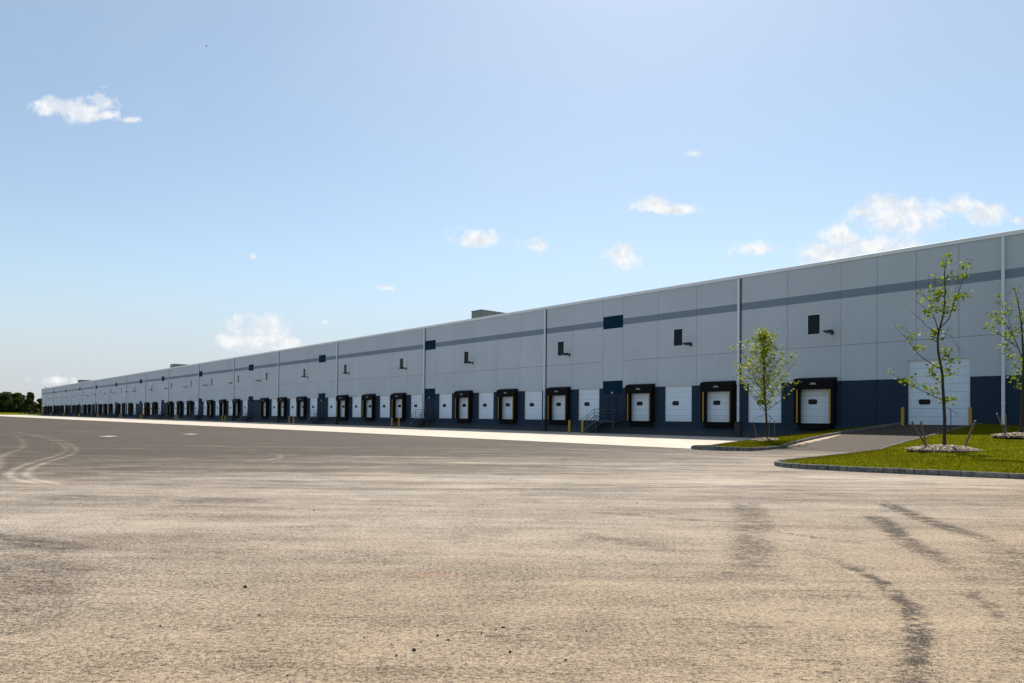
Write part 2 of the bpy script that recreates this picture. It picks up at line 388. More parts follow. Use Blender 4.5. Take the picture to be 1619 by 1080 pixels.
def make_world():
    w = bpy.data.worlds.new('World'); SC.world = w; w.use_nodes = True; nt = w.node_tree; N = NT(nt)
    bg = nt.nodes['Background']
    sky = N.n('ShaderNodeTexSky', sky_type='NISHITA', sun_disc=False, sun_elevation=SUN_EL, sun_rotation=SUN_AZ,
              altitude=60, air_density=1.0, dust_density=0.6, ozone_density=2.4)
    d = N.n('ShaderNodeTexCoord').outputs['Generated']
    x, y, z = N.sep(d)
    ys = N.math('MAXIMUM', y, 0.02)
    u = N.math('DIVIDE', x, ys); v = N.math('DIVIDE', z, ys)
    uv = N.n('ShaderNodeCombineXYZ'); N.set(uv.inputs[0], u); N.set(uv.inputs[1], N.math('MULTIPLY', v, 1.05))
    dens = None
    raw = N.n('ShaderNodeCombineXYZ'); N.set(raw.inputs[0], u); N.set(raw.inputs[1], v)
    for i, (cu, cv, a, b) in enumerate(CLOUDS):
        k = 1.38
        ma = N.n('ShaderNodeVectorMath', operation='MULTIPLY_ADD'); N.set(ma.inputs[0], raw.outputs[0])
        ma.inputs[1].default_value = (1 / (a * k), 1 / (b * k), 0); ma.inputs[2].default_value = (-cu / (a * k), -cv / (b * k), 0)
        ln = N.n('ShaderNodeVectorMath', operation='LENGTH'); N.set(ln.inputs[0], ma.outputs[0])
        e = N.math('SUBTRACT', FAINT.get(i, 1.0), ln.outputs[1]) if i in FAINT else N.math('SUBTRACT', 1.0, ln.outputs[1])
        dens = e if dens is None else N.math('MAXIMUM', dens, e)
    dens = N.math('MULTIPLY', dens, 1.5)
    n1 = N.noise(uv.outputs[0], 30, 9, 0.64, 0.35)
    n2 = N.noise(uv.outputs[0], 85, 6, 0.6, 0.2)
    nn = N.math('ADD', N.math('MULTIPLY', N.math('SUBTRACT', n1, 0.5), 4.2), N.math('MULTIPLY', N.math('SUBTRACT', n2, 0.5), 1.3))
    cover = N.math('ADD', dens, nn)
    near = N.mr(dens, -1.6, 0.1, 0, 1)
    cf = N.math('MULTIPLY', N.mr(cover, -0.15, 1.25, 0, 1), near)
    cf = N.math('MULTIPLY', N.math('POWER', cf, 0.75), 0.98)
    # thin high veil
    veil = N.noise(N.mapping(uv.outputs[0], scale=(1.0, 2.2, 1)), 1.7, 5, 0.55, 0.5)
    veil = N.math('MULTIPLY', N.mr(veil, 0.40, 0.75, 0.16, 0.26), N.math('GREATER_THAN', y, -2.0))
    shade = N.noise(N.mapping(uv.outputs[0], loc=(0.0, 0.012, 0)), 38, 5, 0.6)
    cc = N.mix(N.mr(shade, 0.38, 0.62, 0, 1), c4(4.1, 4.4, 4.8), c4(5.3, 5.3, 5.25))
    base = N.mix(veil, sky.outputs[0], c4(4.75, 4.95, 5.6))
    hz = N.mr(v, 0.0, 0.26, 0.85, 0.0); base = N.mix(hz, base, c4(3.75, 3.95, 4.9))
    base = N.mix(1.0, base, c4(.80, .81, .745), 'MULTIPLY')
    col = N.mix(cf, base, cc)
    N.set(bg.inputs[0], col); bg.inputs[1].default_value = 0.15
make_world()
sd = bpy.data.lights.new('sun', 'SUN'); sd.energy = 4.8; sd.angle = math.radians(0.53); sd.color = (1.0, 0.95, 0.87)
sun = bpy.data.objects.new('sun', sd); COL.objects.link(sun)
sv = Vector((math.sin(SUN_AZ) * math.cos(SUN_EL), math.cos(SUN_AZ) * math.cos(SUN_EL), math.sin(SUN_EL)))
sun.rotation_euler = sv.to_track_quat('Z', 'Y').to_euler(); sun.location = sv * 300

cd = bpy.data.cameras.new('camera'); cam = bpy.data.objects.new('camera', cd); COL.objects.link(cam); SC.camera = cam
roll, pit = math.radians(0.5), math.radians(0.8)
F_ = Vector((0, math.cos(pit), math.sin(pit))); U_ = Vector((0, -math.sin(pit), math.cos(pit))); R_ = Vector((1, 0, 0))
R2 = R_ * math.cos(roll) + U_ * math.sin(roll); U2 = U_ * math.cos(roll) - R_ * math.sin(roll)
mt = Matrix((R2, U2, -F_)).transposed().to_4x4(); mt.translation = Vector((0, 0, CAM_H)); cam.matrix_world = mt
cd.sensor_width = 36; cd.lens = 1079 / 1619 * 36; cd.shift_y = (643.3 - 540) / 1619; cd.clip_end = 6000; cd.clip_start = 0.1
SC.view_settings.view_transform = 'Standard'; SC.view_settings.look = 'None'; SC.view_settings.exposure = 0.3; SC.view_settings.gamma = 1
SC.render.engine = 'CYCLES'

# ------------------------------------------------------------------ ground sheets
def terrain():
    xs = np.r_[-3000, -2000, -1300, np.arange(-900, 901, 20), 1300, 2000, 3000.]
    ys = np.r_[-300, -100, 0, 60, 120, 180, np.arange(240, 620, 15), 700, 900, 1300, 2000, 3200.]
    X, Y = np.meshgrid(xs, ys)
    r = np.hypot(X, Y)
    Z = -0.03 + 1.25 * smst((r - 455) / 80.)
    rr = rng.normal(0, .10, Z.shape) * (r > 560); Z = Z + rr
    o = fast_mesh('ground', np.stack([X, Y, Z], -1).reshape(-1, 3), grid_faces(*X.shape), M['turf'], smooth=True)
    tag(o, kind='structure')
terrain()
def yard():
    P = local_to_world([(-620, -260, 0), (60, -260, 0), (60, 0.2, 0), (-620, 0.2, 0)])
    me = MB(); me.v = [tuple(p) for p in P]; me.f = [[0, 1, 2, 3]]
    tag(me.build('asphalt_yard', M['asphalt']), kind='structure')
yard()
def seg_dist(P, A, B):
    A = np.array(A); B = np.array(B); ba = B - A
    t = np.clip(((P - A) @ ba) / (ba @ ba), 0, 1)
    return np.linalg.norm(P - A - t[..., None] * ba, axis=-1), t
def poly_dist(P, pts):
    pts = chaikin(pts, 2); best = np.full(P.shape[:-1], 1e9); tt = np.zeros_like(best)
    n = len(pts) - 1
    for i in range(n):
        d, t = seg_dist(P, pts[i], pts[i + 1]); m = d < best
        best = np.where(m, d, best); tt = np.where(m, (i + t) / n, tt)
    return best, tt
def yard_near():
    xs = np.arange(-48, 24.01, 0.1)
    ys = [2.0]
    while ys[-1] < 56: ys.append(ys[-1] + min(0.26, 0.045 * (ys[-1] / 4) ** 0.75))
    ys = np.array(ys); X, Y = np.meshgrid(xs, ys); P = np.stack([X, Y], -1)
    # keep this sheet in front of the concrete apron and the kerbs
    R = np.zeros_like(X); G = np.zeros_like(X); B = np.zeros_like(X)
    def dark(pts, w, s, fade=(.0, .0)):
        d, t = poly_dist(P, pts); k = s * (1 - smst((d - w * .35) / (w * .9)))
        if fade[0]: k *= smst(t / fade[0])
        if fade[1]: k *= smst((1 - t) / fade[1])
        R[:] = np.maximum(R, k)
    def light(pts, w, s, fade=(.12, .12)):
        d, t = poly_dist(P, pts); k = s * (1 - smst((d - w * .3) / (w * .8)))
        if fade[0]: k *= smst(t / fade[0])
        if fade[1]: k *= smst((1 - t) / fade[1])
        G[:] = np.maximum(G, k)
    # haul-road wheel tracks (metres on the yard)
    for off in (0, .42):
        light([(-9.6 + off, 14.2), (-11.9 + off, 16.0), (-14.1 + off, 19.6), (-17.05 + off, 26.4), (-22.8 + off, 34.5), (-31 + off, 44.5), (-40 + off, 54)], .10, .8)
    light([(-13, 17.0), (-14.8, 19.8), (-18.0, 24.0), (-20.2, 28.3), (-25.4, 35.5), (-31, 43.0), (-38, 50)], .15, .65)
    light([(-17, 25.0), (-19.4, 27.2), (-25, 31), (-34, 37), (-46, 47)], .22, .35)
    light([(-20.5, 22.5), (-22, 29), (-22.8, 34.5), (-21, 42), (-14, 50)], .2, .35)
    light([(-16.5, 19.5), (-11.5, 22.6), (-9.9, 25.3), (-10.8, 29.5), (-16, 34)], .12, .5)
    light([(-13.5, 18.4), (-9.4, 20.5), (-7.9, 22.8), (-8.6, 26.0), (-12, 29)], .12, .5)
    for k in range(5):
        light([(-6 + k * 1.9, 44 - k * 2), (0 + k * 1.6, 35 - k * 1.6), (7 + k, 28 - k * 1.2), (15, 24 - k * 1.1)], .14, .4, (.25, .25))
        light([(-14 + k * 2.4, 30 - k), (-5 + k * 2.2, 23.5 - k * .7), (5 + k, 19.5 - k * .5), (14, 18 - k * .8)], .12, .35, (.25, .25))
    dark([(-5.6, 38.5), (-5.0, 33.0), (-5.2, 27.0), (-6.6, 23.5)], .10, .8, (.2, .3))
    dark([(-8.0, 38.0), (-7.0, 33.5), (-6.9, 28.0), (-8.1, 24.0)], .10, .7, (.2, .3))
    dark([(-4.2, 20), (-5.2, 18.6), (-7.5, 17.9), (-10.0, 17.6)], .2, .3, (.3, .3))
    # bare patches in the dust where lorries turned, and painted edge darkening
    dark([(4.3, 12.6), (3.85, 10.9), (3.2, 9.0), (2.72, 7.7), (2.2, 6.3)], .30, .38, (.15, .35))
    dark([(4.1, 12.2), (3.6, 10.6), (3.05, 9.0)], .10, .35, (.2, .3))
    dark([(3.2, 9.7), (3.8, 8.9), (4.4, 8.4)], .07, .5, (.3, .3))
    dark([(5.75, 11.0), (5.62, 10.4), (5.2, 9.2), (4.9, 8.4), (4.6, 7.0), (4.15, 5.7)], .17, .75, (.08, .6))
    dark([(6.3, 8.6), (5.4, 6.6), (4.5, 5.2), (3.6, 4.2)], .62, .36, (.2, .1))  # wide band: bare asphalt plus painted vignette of the lower right corner
    dark([(-5.6, 8.2), (-4.6, 6.4), (-3.4, 4.6)], .6, .22, (.3, .1))  # faint wide band, paints the vignette at the lower left edge
    dark([(6.8, 12.4), (6.65, 11.8), (6.2, 9.9), (6.15, 8.9), (5.8, 7.7)], .18, .75, (.08, .5))
    dark([(7.4, 10.9), (8.6, 10.8), (10.2, 10.5)], .09, .4, (.2, .2))
    dark([(3.5, 7.45), (3.56, 6.95), (3.45, 6.3), (3.26, 5.6)], .06, 1.0, (.25, 0))
    dark([(3.26, 5.6), (3.08, 5.2), (2.83, 4.75), (2.35, 4.0), (1.9, 3.2)], .085, .8)
    dark([(4.1, 6.2), (3.95, 5.6), (3.75, 5.2)], .07, .5, (.3, .3))
    dark([(5.4, 7.3), (5.0, 6.3), (4.4, 5.2), (3.6, 4.2)], .3, .35, (.3, .1))
    dark([(-6.9, 8.6), (-5.6, 8.0), (-4.7, 7.6)], .22, .5, (.1, .4))
    dark([(-8.9, 12.5), (-6.5, 12.0), (-4.0, 12.0)], .4, .25, (.3, .3))
    dark([(0.6, 9.2), (1.4, 8.4), (2.0, 7.9)], .2, .25, (.4, .4))
    dark([(1.3, 11.0), (2.6, 10.3), (3.6, 9.9)], .07, .45, (.3, .3))
    dark([(-7, 14.5), (-3, 14.0), (2, 14.6), (8, 16.0)], .12, .3, (.3, .3))
    for cx, cy, a, b2 in ((-.80, 6.55, .17, .10), (-.55, 6.62, .1, .05)):
        q = ((X - cx) / a) ** 2 + ((Y - cy) / b2) ** 2; B[:] = np.maximum(B, .6 * (1 - smst((q - .1) / .9)))
    lx = (X - O.x) * WD.x + (Y - O.y) * WD.y; ly = (X - O.x) * NN.x + (Y - O.y) * NN.y
    V = np.stack([X, Y, np.full_like(X, .004)], -1).reshape(-1, 3); Fc = grid_faces(*X.shape)
    ok = (ly < -20.9).ravel(); Fc = Fc[ok[Fc].all(1)]
    used = np.unique(Fc); mp = -np.ones(len(V), int); mp[used] = np.arange(len(used))
    o = fast_mesh('asphalt_wheel_tracks', V[used], mp[Fc], M['asphalt'])
    ca = o.data.color_attributes.new('tracks', 'FLOAT_COLOR', 'POINT')
    C = np.stack([R.ravel()[used], G.ravel()[used], B.ravel()[used], np.ones(len(used))], -1).astype(np.float32)
    ca.data.foreach_set('color', C.ravel())
    tag(o, kind='structure')
yard_near()

# island and lawn outlines in building coordinates (x along the wall, y out from it is negative)
A_LEFT = [(9.45, -20.7), (8.3, -18), (7.2, -15), (6.1, -12), (4.3, -6), (2.6, 0)]
A_NOSE = [(9.45, -20.7), (9.7, -21.15), (10.6, -21.3), (11.6, -20.9), (12.15, -20.1), (12.15, -19.2)]
A_RIGHT = [(12.15, -19.2), (11.9, -17.6), (11.35, -15.0), (11.0, -12), (11.1, -8), (11.6, -4), (11.9, 0)]
B_LEFT = [(17.62, -27.6), (17.45, -26), (16.95, -20.7), (16.35, -17), (16.05, -12), (16.2, -7.8), (16.4, 0)]
B_FRONT = [(17.62, -27.6), (17.7, -28.5), (18.3, -29.15), (19.3, -29.3), (21.8, -28.7), (24.2, -27.9), (30, -26.2), (40, -24), (60, -21)]
def ramp_z(ly): ly = np.asarray(ly, float); t = np.clip(1 + ly / 16.0, 0, 1); return 1.22 * (t - .05 * np.sin(2 * PI * t) / PI)
def xa(poly, ly):
    p = sorted([(q[1], q[0]) for q in poly]); return np.interp(ly, [a for a, _ in p], [b for _, b in p])
def zA(lx, ly):
    L, R = xa(A_LEFT, ly), xa(A_RIGHT, ly); t = np.clip((lx - L) / np.maximum(R - L, .5), 0, 1)
    nose = smst((-17.5 - ly) / 2.5)
    zr = ramp_z(ly) + .12
    return .012 + (zr - .012) * (t * (1 - nose) + nose) + .06 * np.sin(PI * t)
def zB(lx, ly):
    L = xa(B_LEFT, ly); k = smst((lx - L) / 3.5)
    prof = .125 + 1.05 * np.clip(1 + ly / 20.0, 0, 1)
    return (ramp_z(ly) + .125) * (1 - k) + prof * k + .02 * np.sin(lx * 1.3) * np.sin(ly * .9) * k
def sheet(name, S, mat, kind='structure'):
    nv, nu = S.shape[:2]
    return tag(fast_mesh(name, local_to_world(S).reshape(-1, 3), grid_faces(nv, nu), mat, smooth=True), kind=kind)
SA = coons(chaikin(A_NOSE), [(2.6, 0), (11.9, 0)], chaikin(A_LEFT), chaikin(A_RIGHT), 30, 70)
SA = np.dstack([SA, zA(SA[..., 0], SA[..., 1])]); sheet('small_lawn', SA, M['turf'])
SB = coons(chaikin(B_FRONT), [(16.4, 0), (60, 0)], chaikin(B_LEFT), [(60, -21), (60, 0)], 160, 90)
SB = np.dstack([SB, zB(SB[..., 0], SB[..., 1])]); sheet('large_lawn', SB, M['turf'])
# driveway ramp up to the drive-in door
RA = [q for q in A_RIGHT if q[1] > -17]; RA = [(11.78, -17.0)] + RA
RB = [(16.35, -17), (16.05, -12), (16.2, -7.8), (16.4, 0)]
SR = coons([(11.78, -17), (16.35, -17)], [(11.9, 0), (16.4, 0)], chaikin(RA), chaikin(RB), 24, 80)
SR = np.dstack([SR, ramp_z(SR[..., 1]) + .006]); sheet('driveway', SR, M['ramp'])
# sand washed down beside the kerb
sp = resample(chaikin([q for q in A_RIGHT if -16 < q[1] < -7]), 60); sw = .12 + .22 * rng.random(60).cumsum() / 30 * 0 + .16 * np.abs(np.sin(np.arange(60) * .37)) * np.sin(np.linspace(0, PI, 60)) + .2 * np.sin(np.linspace(0, PI, 60))
SS = np.stack([np.c_[sp[:, 0] + .10, sp[:, 1]], np.c_[sp[:, 0] + .10 + sw * .5, sp[:, 1]], np.c_[sp[:, 0] + .10 + sw, sp[:, 1]]], 0)
SS = np.dstack([SS, ramp_z(SS[..., 1]) + np.array([.03, .022, .010])[:, None]])
sheet('drifted_sand', SS, M['sand'], 'stuff')

# concrete apron
ap = [(9.45, -20.75), (-20, -20.9), (-60, -21.6), (-150, -23), (-620, -27)]
top = [(9.45, -20.75), (8.3, -18), (7.2, -15), (6.1, -12), (4.3, -6), (2.6, 0)]
root_rot = ROTZ
mb = MB()
poly = ap + [(-620, 0), (2.6, 0)] + top[::-1][1:-1]
mb.v = [(x, y, 0) for x, y in poly]; mb.f = [list(range(len(poly)))]
apron = mb.build('concrete_apron', M['concrete']); apron.location = (O.x, O.y, .012); apron.rotation_euler = (0, 0, ROTZ)
tag(apron, kind='structure')

# kerbs of granite blocks
def kerb(name, pts, zf, w=.15):
    P = resample(chaikin(pts, 3), 2000); d = np.r_[0, np.cumsum(np.linalg.norm(np.diff(P, axis=0), axis=1))]
    mb = MB(); s = 0
    while s < d[-1] - .2:
        L = random.uniform(.22, .30); e = min(s + L - .013, d[-1])
        a = np.array([np.interp(s, d, P[:, 0]), np.interp(s, d, P[:, 1])]); b = np.array([np.interp(e, d, P[:, 0]), np.interp(e, d, P[:, 1])])
        t = (b - a) / np.linalg.norm(b - a); n = np.array([-t[1], t[0]])
        o1 = random.uniform(-.008, .008); ww = w / 2 + random.uniform(-.006, .006); dz = random.uniform(-.008, .010)
        i = len(mb.v)
        z0 = float(zf(*a)) + dz; z1 = float(zf(*b)) + dz
        for q, z in ((a, z0), (b, z1)):
            c = .012
            ring = [(-ww, -.35), (-ww, z - c), (-ww + c, z), (ww - c, z), (ww, z - c), (ww, -.35)]
            for r, zz in ring:
                p = q + n * (r + o1); mb.v.append(tuple(LW(p[0], p[1], zz if zz > -.3 else z - .42)))
        for k in range(6):
            mb.f.append([i + k, i + (k + 1) % 6, i + 6 + (k + 1) % 6, i + 6 + k])
        mb.f.append([i + k for k in range(6)]); mb.f.append([i + 6 + k for k in range(6)][::-1])
        s += L
    tag(mb.build(name, M['granite']), kind='structure')
kerb('kerb', [(9.0, -19.7)] + A_NOSE + A_RIGHT[1:], lambda x, y: zA(max(x, 9.5) if y < -18 else 99, y) + .03 if y < -18.5 else ramp_z(y) + .145)
kerb('kerb', B_LEFT[::-1] + B_FRONT[1:], lambda x, y: (ramp_z(y) if x < 17.8 else 0) + .15)

# grass blades on the lawns
def blades():
    pts = []
    for S, n, zf in ((SA, 32000, zA), (SB, 150000, zB)):
        nv, nu = S.shape[:2]
        lim = nu - 1 if S is SA else int((nu - 1) * .62)
        u = rng.random(n) * lim; v = rng.random(n) * (nv - 1)
        i = u.astype(int); j = v.astype(int); fu = (u - i)[:, None]; fv = (v - j)[:, None]
        q = S[j, i] * (1 - fu) * (1 - fv) + S[j, i + 1] * fu * (1 - fv) + S[j + 1, i] * (1 - fu) * fv + S[j + 1, i + 1] * fu * fv
        pts.append(q)
    P = np.concatenate(pts)
    # keep clear of mulch rings
    for cx, cy, r in ((8.7, -12, .85), (19.3, -17, 1.5), (20.3, -9, 1.3)):
        P = P[np.hypot(P[:, 0] - cx, P[:, 1] - cy) > r]
    W = local_to_world(P); n = len(W)
    a = rng.random(n) * 2 * PI; h = .030 + .030 * rng.random(n) ** 1.5; w = .007 + .008 * rng.random(n)
    lean = (rng.random((n, 2)) - .5) * .06
    dx = np.cos(a) * w; dy = np.sin(a) * w
    V = np.empty((n, 3, 3))
    V[:, 0] = W + np.c_[-dx, -dy, -.01 * np.ones(n)]; V[:, 1] = W + np.c_[dx, dy, -.01 * np.ones(n)]
    V[:, 2] = W + np.c_[lean, h]
    tag(fast_mesh('grass', V.reshape(-1, 3), np.arange(3 * n).reshape(-1, 3), M['blade']), 'short green grass growing on the two lawns by the driveway', 'grass', kind='stuff')
blades()

# pebbles
def pebbles():
    mb = MB(); V = []; F = []
    ico = bmesh.new(); bmesh.ops.create_icosphere(ico, subdivisions=1, radius=1); ico.verts.index_update()
    iv = np.array([v.co[:] for v in ico.verts]); jf = np.array([[v.index for v in f.verts] for f in ico.faces]); ico.free()
    spots = []
    big = [(-2.33, 6.02, .017), (-.62, 4.45, .013), (-.60, 4.62, .009), (.0, 4.43, .012), (-1.0, 4.7, .009), (-1.9, 5.2, .010), (-2.5, 4.9, .011), (-.50, 4.75, .010), (-.42, 4.66, .009), (-.2, 4.8, .010), (-.72, 4.35, .012), (.35, 4.3, .010), (-.1, 4.9, .009), (-.05, 4.95, .012)]
    spots += big
    for _ in range(90): spots.append((random.gauss(-.1, .6), random.gauss(4.6, .35), random.uniform(.002, .006)))
    for _ in range(260):
        y = 4 + 26 * random.random() ** 1.6; spots.append((random.uniform(-.78, .72) * y, y, random.uniform(.002, .006) * (1 + y * .04)))
    for _ in range(14):
        y = random.uniform(10, 22); spots.append((random.uniform(-.75, .3) * y, y, random.uniform(.008, .014)))
    for x, y, r in spots:
        k = iv * r * rng.uniform(.7, 1.35, 3) * (1 + rng.normal(0, .14, (len(iv), 1)))
        F.append(jf + len(V) * len(iv)); V.append(k + [x, y, r * .55])
    tag(fast_mesh('pebbles', np.concatenate(V), np.concatenate(F), M['pebble']), 'small dark stones scattered over the dusty asphalt', 'pebbles', kind='stuff')
pebbles()

# ------------------------------------------------------------------ the warehouse
Wd, Nd, H = 3.94, 2.42, 12.72
PAT = {0: 'pl sh n n G G', 1: 'sh pl N sh pl sh', 2: 'N pl sh pl sh pl', 3: 'sh pl sh pl sh pl', 4: 'sh pl sh pl N pl', 5: 'sh pl N bl sh pl', 6: 'N pl sh pl sh pl', 7: 'sh pl sh pl sh pl', 8: 'sh pl sh pl N bl', 9: 'pl sh pl bl N pl', 10: 'sh pl N sh pl sh', 11: 'N pl sh pl sh pl', 12: 'pl sh pl sh pl sh', 13: 'pl sh pl sh N bl', 14: 'sh pl N sh pl sh', 15: 'N sh pl sh pl sh', 16: 'sh pl sh pl sh pl'}
panels = []; bays = [0.0]
x = 0.0
for b in range(1, 17):
    for k in reversed(PAT[b].split()):
        w = Nd if k == 'N' else Wd; panels.append((x - w, x, k)); x -= w
    bays.append(x)
LEFT = x - 11.6
panels += [(x - Wd, x, 'bl'), (x - 2 * Wd, x - Wd, 'bl'), (LEFT, x - 2 * Wd, 'bl')]
panels += [(0, 4.0, 'pl'), (4.0, 7.95, 'sh'), (7.95, 10.38, 'bl'), (10.38, 12.8, 'dl'), (12.8, 15.24, 'dm'), (15.24, 17.66, 'dr')]
xx = 17.66
for k in range(9): panels.append((xx, xx + Wd, 'bl')); xx += Wd
RIGHT = xx
DRIVE = (12.30, 15.85, 1.22, 5.46)
WINS = [20.2, 6.0, -5.78, -19.89, -35.54, -49.7, -65.35, -79.55, -95.41, -109.72, -125.49, -139.77, -155.45, -173.62, -191.99, -207.97, -221.8, -237.86, -252.33, -268.09, -282.29, -298.58, -313.16, -328.92, -342.78, -355.91]
LIGHTS = [7.34, -4.48, -18.65, -34.28, -48.53, -64.18, -78.39, -98.06, -112.34, -127.99, -142.31, -157.89, -172.34, -190.15, -198.45, -215.08, -228.59, -244.79, -258.56, -270.36, -283.96, -300.4, -317.17, -331.06, -345.44]
WZ0, WZ1, WW = 7.70, 9.24, .50
doors = []
for a, b, k in panels:
    if k in ('pl', 'sh'):
        c = (a + b) / 2 + (.15 if k == 'pl' else .22); doors.append((c, k))
bld = empty('warehouse_building', O, ROTZ, 'very long grey warehouse with navy base, blue stripe and many loading dock doors', 'warehouse')
def build_wall():
    mb = MB(); g = .011
    ops = [(c - 1.37, c + 1.37, 1.22, 4.27) for c, _ in doors] + [(w - WW, w + WW, WZ0, WZ1) for w in WINS] + [DRIVE]
    for a, b, k in panels:
        x0, x1 = a + g, b - g
        if k in ('dm', 'dr'): pass
        bands = [(-.6, 1.195), (1.205, 6.79), (6.812, H)] if k != 'N' else [(-.6, 1.195), (1.205, H)]
        mine = [(max(o[0], x0), min(o[1], x1), o[2], o[3]) for o in ops if o[0] < x1 and o[1] > x0]
        for z0, z1 in bands:
            zs = sorted({z0, z1} | {z for o in mine for z in o[2:] if z0 < z < z1})
            for za, zb in zip(zs[:-1], zs[1:]):
                cut = sorted([(o[0], o[1]) for o in mine if o[2] < (za + zb) / 2 < o[3]]); c = x0
                for p, q in cut:
                    if p > c + 1e-4: mb.box(c, p, 0, .24, za, zb)
                    c = max(c, q)
                if c < x1 - 1e-4: mb.box(c, x1, 0, .24, za, zb)
    o = mb.build('wall', M['wall'], bld)
    core = MB().box(LEFT + .02, RIGHT - .02, .26, 120, -.6, 12.45)
    core.build('core_wall', M['joint'], bld)
    MB().box(LEFT + .3, RIGHT - .3, .5, 119.7, 12.46, 12.55).build('roof', M['roof'], bld)
    MB().box(LEFT - .22, LEFT - .003, 0, 120, -.6, H).build('end_wall', M['wall'], bld)
    MB().box(RIGHT + .003, RIGHT + .22, 0, 120, -.6, H).build('end_wall', M['wall'], bld)
    cp = MB(); xs = list(np.arange(LEFT - .3, RIGHT + .3, 12.0)) + [RIGHT + .3]
    for p, q in zip(xs[:-1], xs[1:]):
        cp.prism([(-.075, 12.74), (-.055, 12.985), (-.03, 13.01), (.36, 13.0), (.36, 12.74)], 'x', p + .004, q - .004)
    cp.box(LEFT - .2, RIGHT + .2, .02, .30, 12.723, 12.738)
    cp.build('coping', M['coping'], bld)
build_wall()
# blue accent panels above the personnel doors
acc0 = None
for a, b, k in panels:
    if k != 'N': continue
    for z0, z1 in ((3.70, 4.96), (9.91, 11.09)):
        MB().box(a + .015, b - .015, -.012, -.002, z0, z1).build('accent_panel', M['accent'], bld)
# doors
def sectional(name, w, z0, z1, lite, parent, loc):
    mb = MB(); n = int(round((z1 - z0) / .53)); hh = (z1 - z0) / n
    for i in range(n): mb.box(-w / 2, w / 2, .145, .19, z0 + i * hh + .006, z0 + (i + 1) * hh - .006)
    d = mb.build(name, M['door'], parent, loc)
    fr = MB().box(-w / 2 - .0, -w / 2 + .05, .10, .143, z0, z1).box(w / 2 - .05, w / 2, .10, .143, z0, z1).box(-w / 2 + .05, w / 2 - .05, .10, .143, z1 - .06, z1)
    fr.box(-w / 2 + .05, w / 2 - .05, .12, .143, z0, z0 + .05)
    fr.build('door_track', M['coping'], d)
    lx, lz, lw, lh = lite
    bm = MB().bevbox(lx - lw / 2, lx + lw / 2, .12, .15, lz - lh / 2, lz + lh / 2, .05)
    li = bm.build('door_window', M['rubber'], d)
    MB().box(lx - lw / 2 + .07, lx + lw / 2 - .07, .112, .119, lz - lh / 2 + .07, lz + lh / 2 - .07).build('pane', M['glass'], d)
    return d
door0 = sectional('dock_door', 2.74, 1.22, 4.27, (-.32, 2.80, .62, .36), bld, (0, 0, 0))
def make_shelter():
    s = MB(); w = 1.47; p = .50; i = 1.12
    s.bevbox(-w, -i, -p, -.003, 1.16, 3.72, .04); s.bevbox(i, w, -p, -.003, 1.16, 3.72, .04)
    s.prism([(-.003, 3.70), (-p - .05, 3.70), (-p - .06, 4.30), (-p + .05, 4.46), (-.003, 4.56)], 'x', -w - .02, w + .02)
    o = s.build('dock_shelter', M['black'], bld, (0, 0, 0))
    MB().box(-i - .13, -i - .03, -p - .012, -p - .001, 1.25, 3.69).build('guide_strip', M['yellow_strip'], o)
    MB().box(i + .03, i + .13, -p - .012, -p - .001, 1.25, 3.69).build('guide_strip', M['yellow_strip'], o)
    pl = MB().box(-.21, .21, -p - .066, -p - .060, 4.085, 4.13)
    for q in range(7): pl.box(-.19 + q * .055, -.155 + q * .055, -p - .068, -p - .060, 4.135, 4.165 + .02 * (q % 2))
    pl.box(-.25, .25, -p - .064, -p - .060, 4.04, 4.075)
    pl.build('header_plate', M['plate'], o)
    return o
def make_leveler():
    s = MB(); s.box(-1.30, 1.30, -.10, -.003, .86, 1.17); s.box(-1.12, 1.12, -.34, -.11, .84, 1.02); s.box(-1.30, 1.30, -.14, -.101, 1.10, 1.19)
    for k in range(6): s.box(-.96 + k * .34, -.74 + k * .34, -.30, -.12, .72, .838)
    o = s.build('dock_leveler', M['rubber'], bld, (0, 0, 0))
    for sx in (-1, 1):
        MB().bevbox(sx * 1.20 - .16, sx * 1.20 + .16, -.40, -.12, .74, .835, .015).build('bumper', M['rubber'], o)
    return o
sh0 = make_shelter(); lv0 = make_leveler(); first = True; fsh = True
for c, k in doors:
    if first: door0.location = (c, 0, 0); first = False
    else: copy_tree(door0, bld, (c, 0, 0))
    if k == 'sh':
        if fsh: sh0.location = (c, 0, 0); lv0.location = (c, 0, 0); fsh = False
        else: copy_tree(sh0, bld, (c, 0, 0)); copy_tree(lv0, bld, (c, 0, 0))
dd = sectional('drive_in_door', DRIVE[1] - DRIVE[0], DRIVE[2], DRIVE[3], (-.82, 2.72, .66, .33), bld, ((DRIVE[0] + DRIVE[1]) / 2, 0, 0))
dd['label'] = 'extra large white sectional door at the top of the driveway'
# personnel doors
pd0 = None
for a, b, k in panels:
    if k != 'N': continue
    c = a + 1.25
    if pd0 is None:
        pd0 = MB().box(-.48, .48, -.035, -.003, 1.24, 3.36).build('personnel_door', M['navy'], bld, (c, 0, 0))
        MB().box(-.56, -.485, -.06, -.003, 1.22, 3.44).box(.485, .56, -.06, -.003, 1.22, 3.44).box(-.485, .485, -.06, -.003, 3.365, 3.44).build('door_frame', M['navy'], pd0)
        MB().tube([(.38, -.04, 2.25), (.38, -.10, 2.25), (.27, -.10, 2.25)], .015).build('handle', M['galv'], pd0)
        MB().bevbox(-.10, .12, -.17, -.014, 3.74, 3.92, .02).build('door_light', M['plate'], pd0)
    else: copy_tree(pd0, bld, (c, 0, 0))
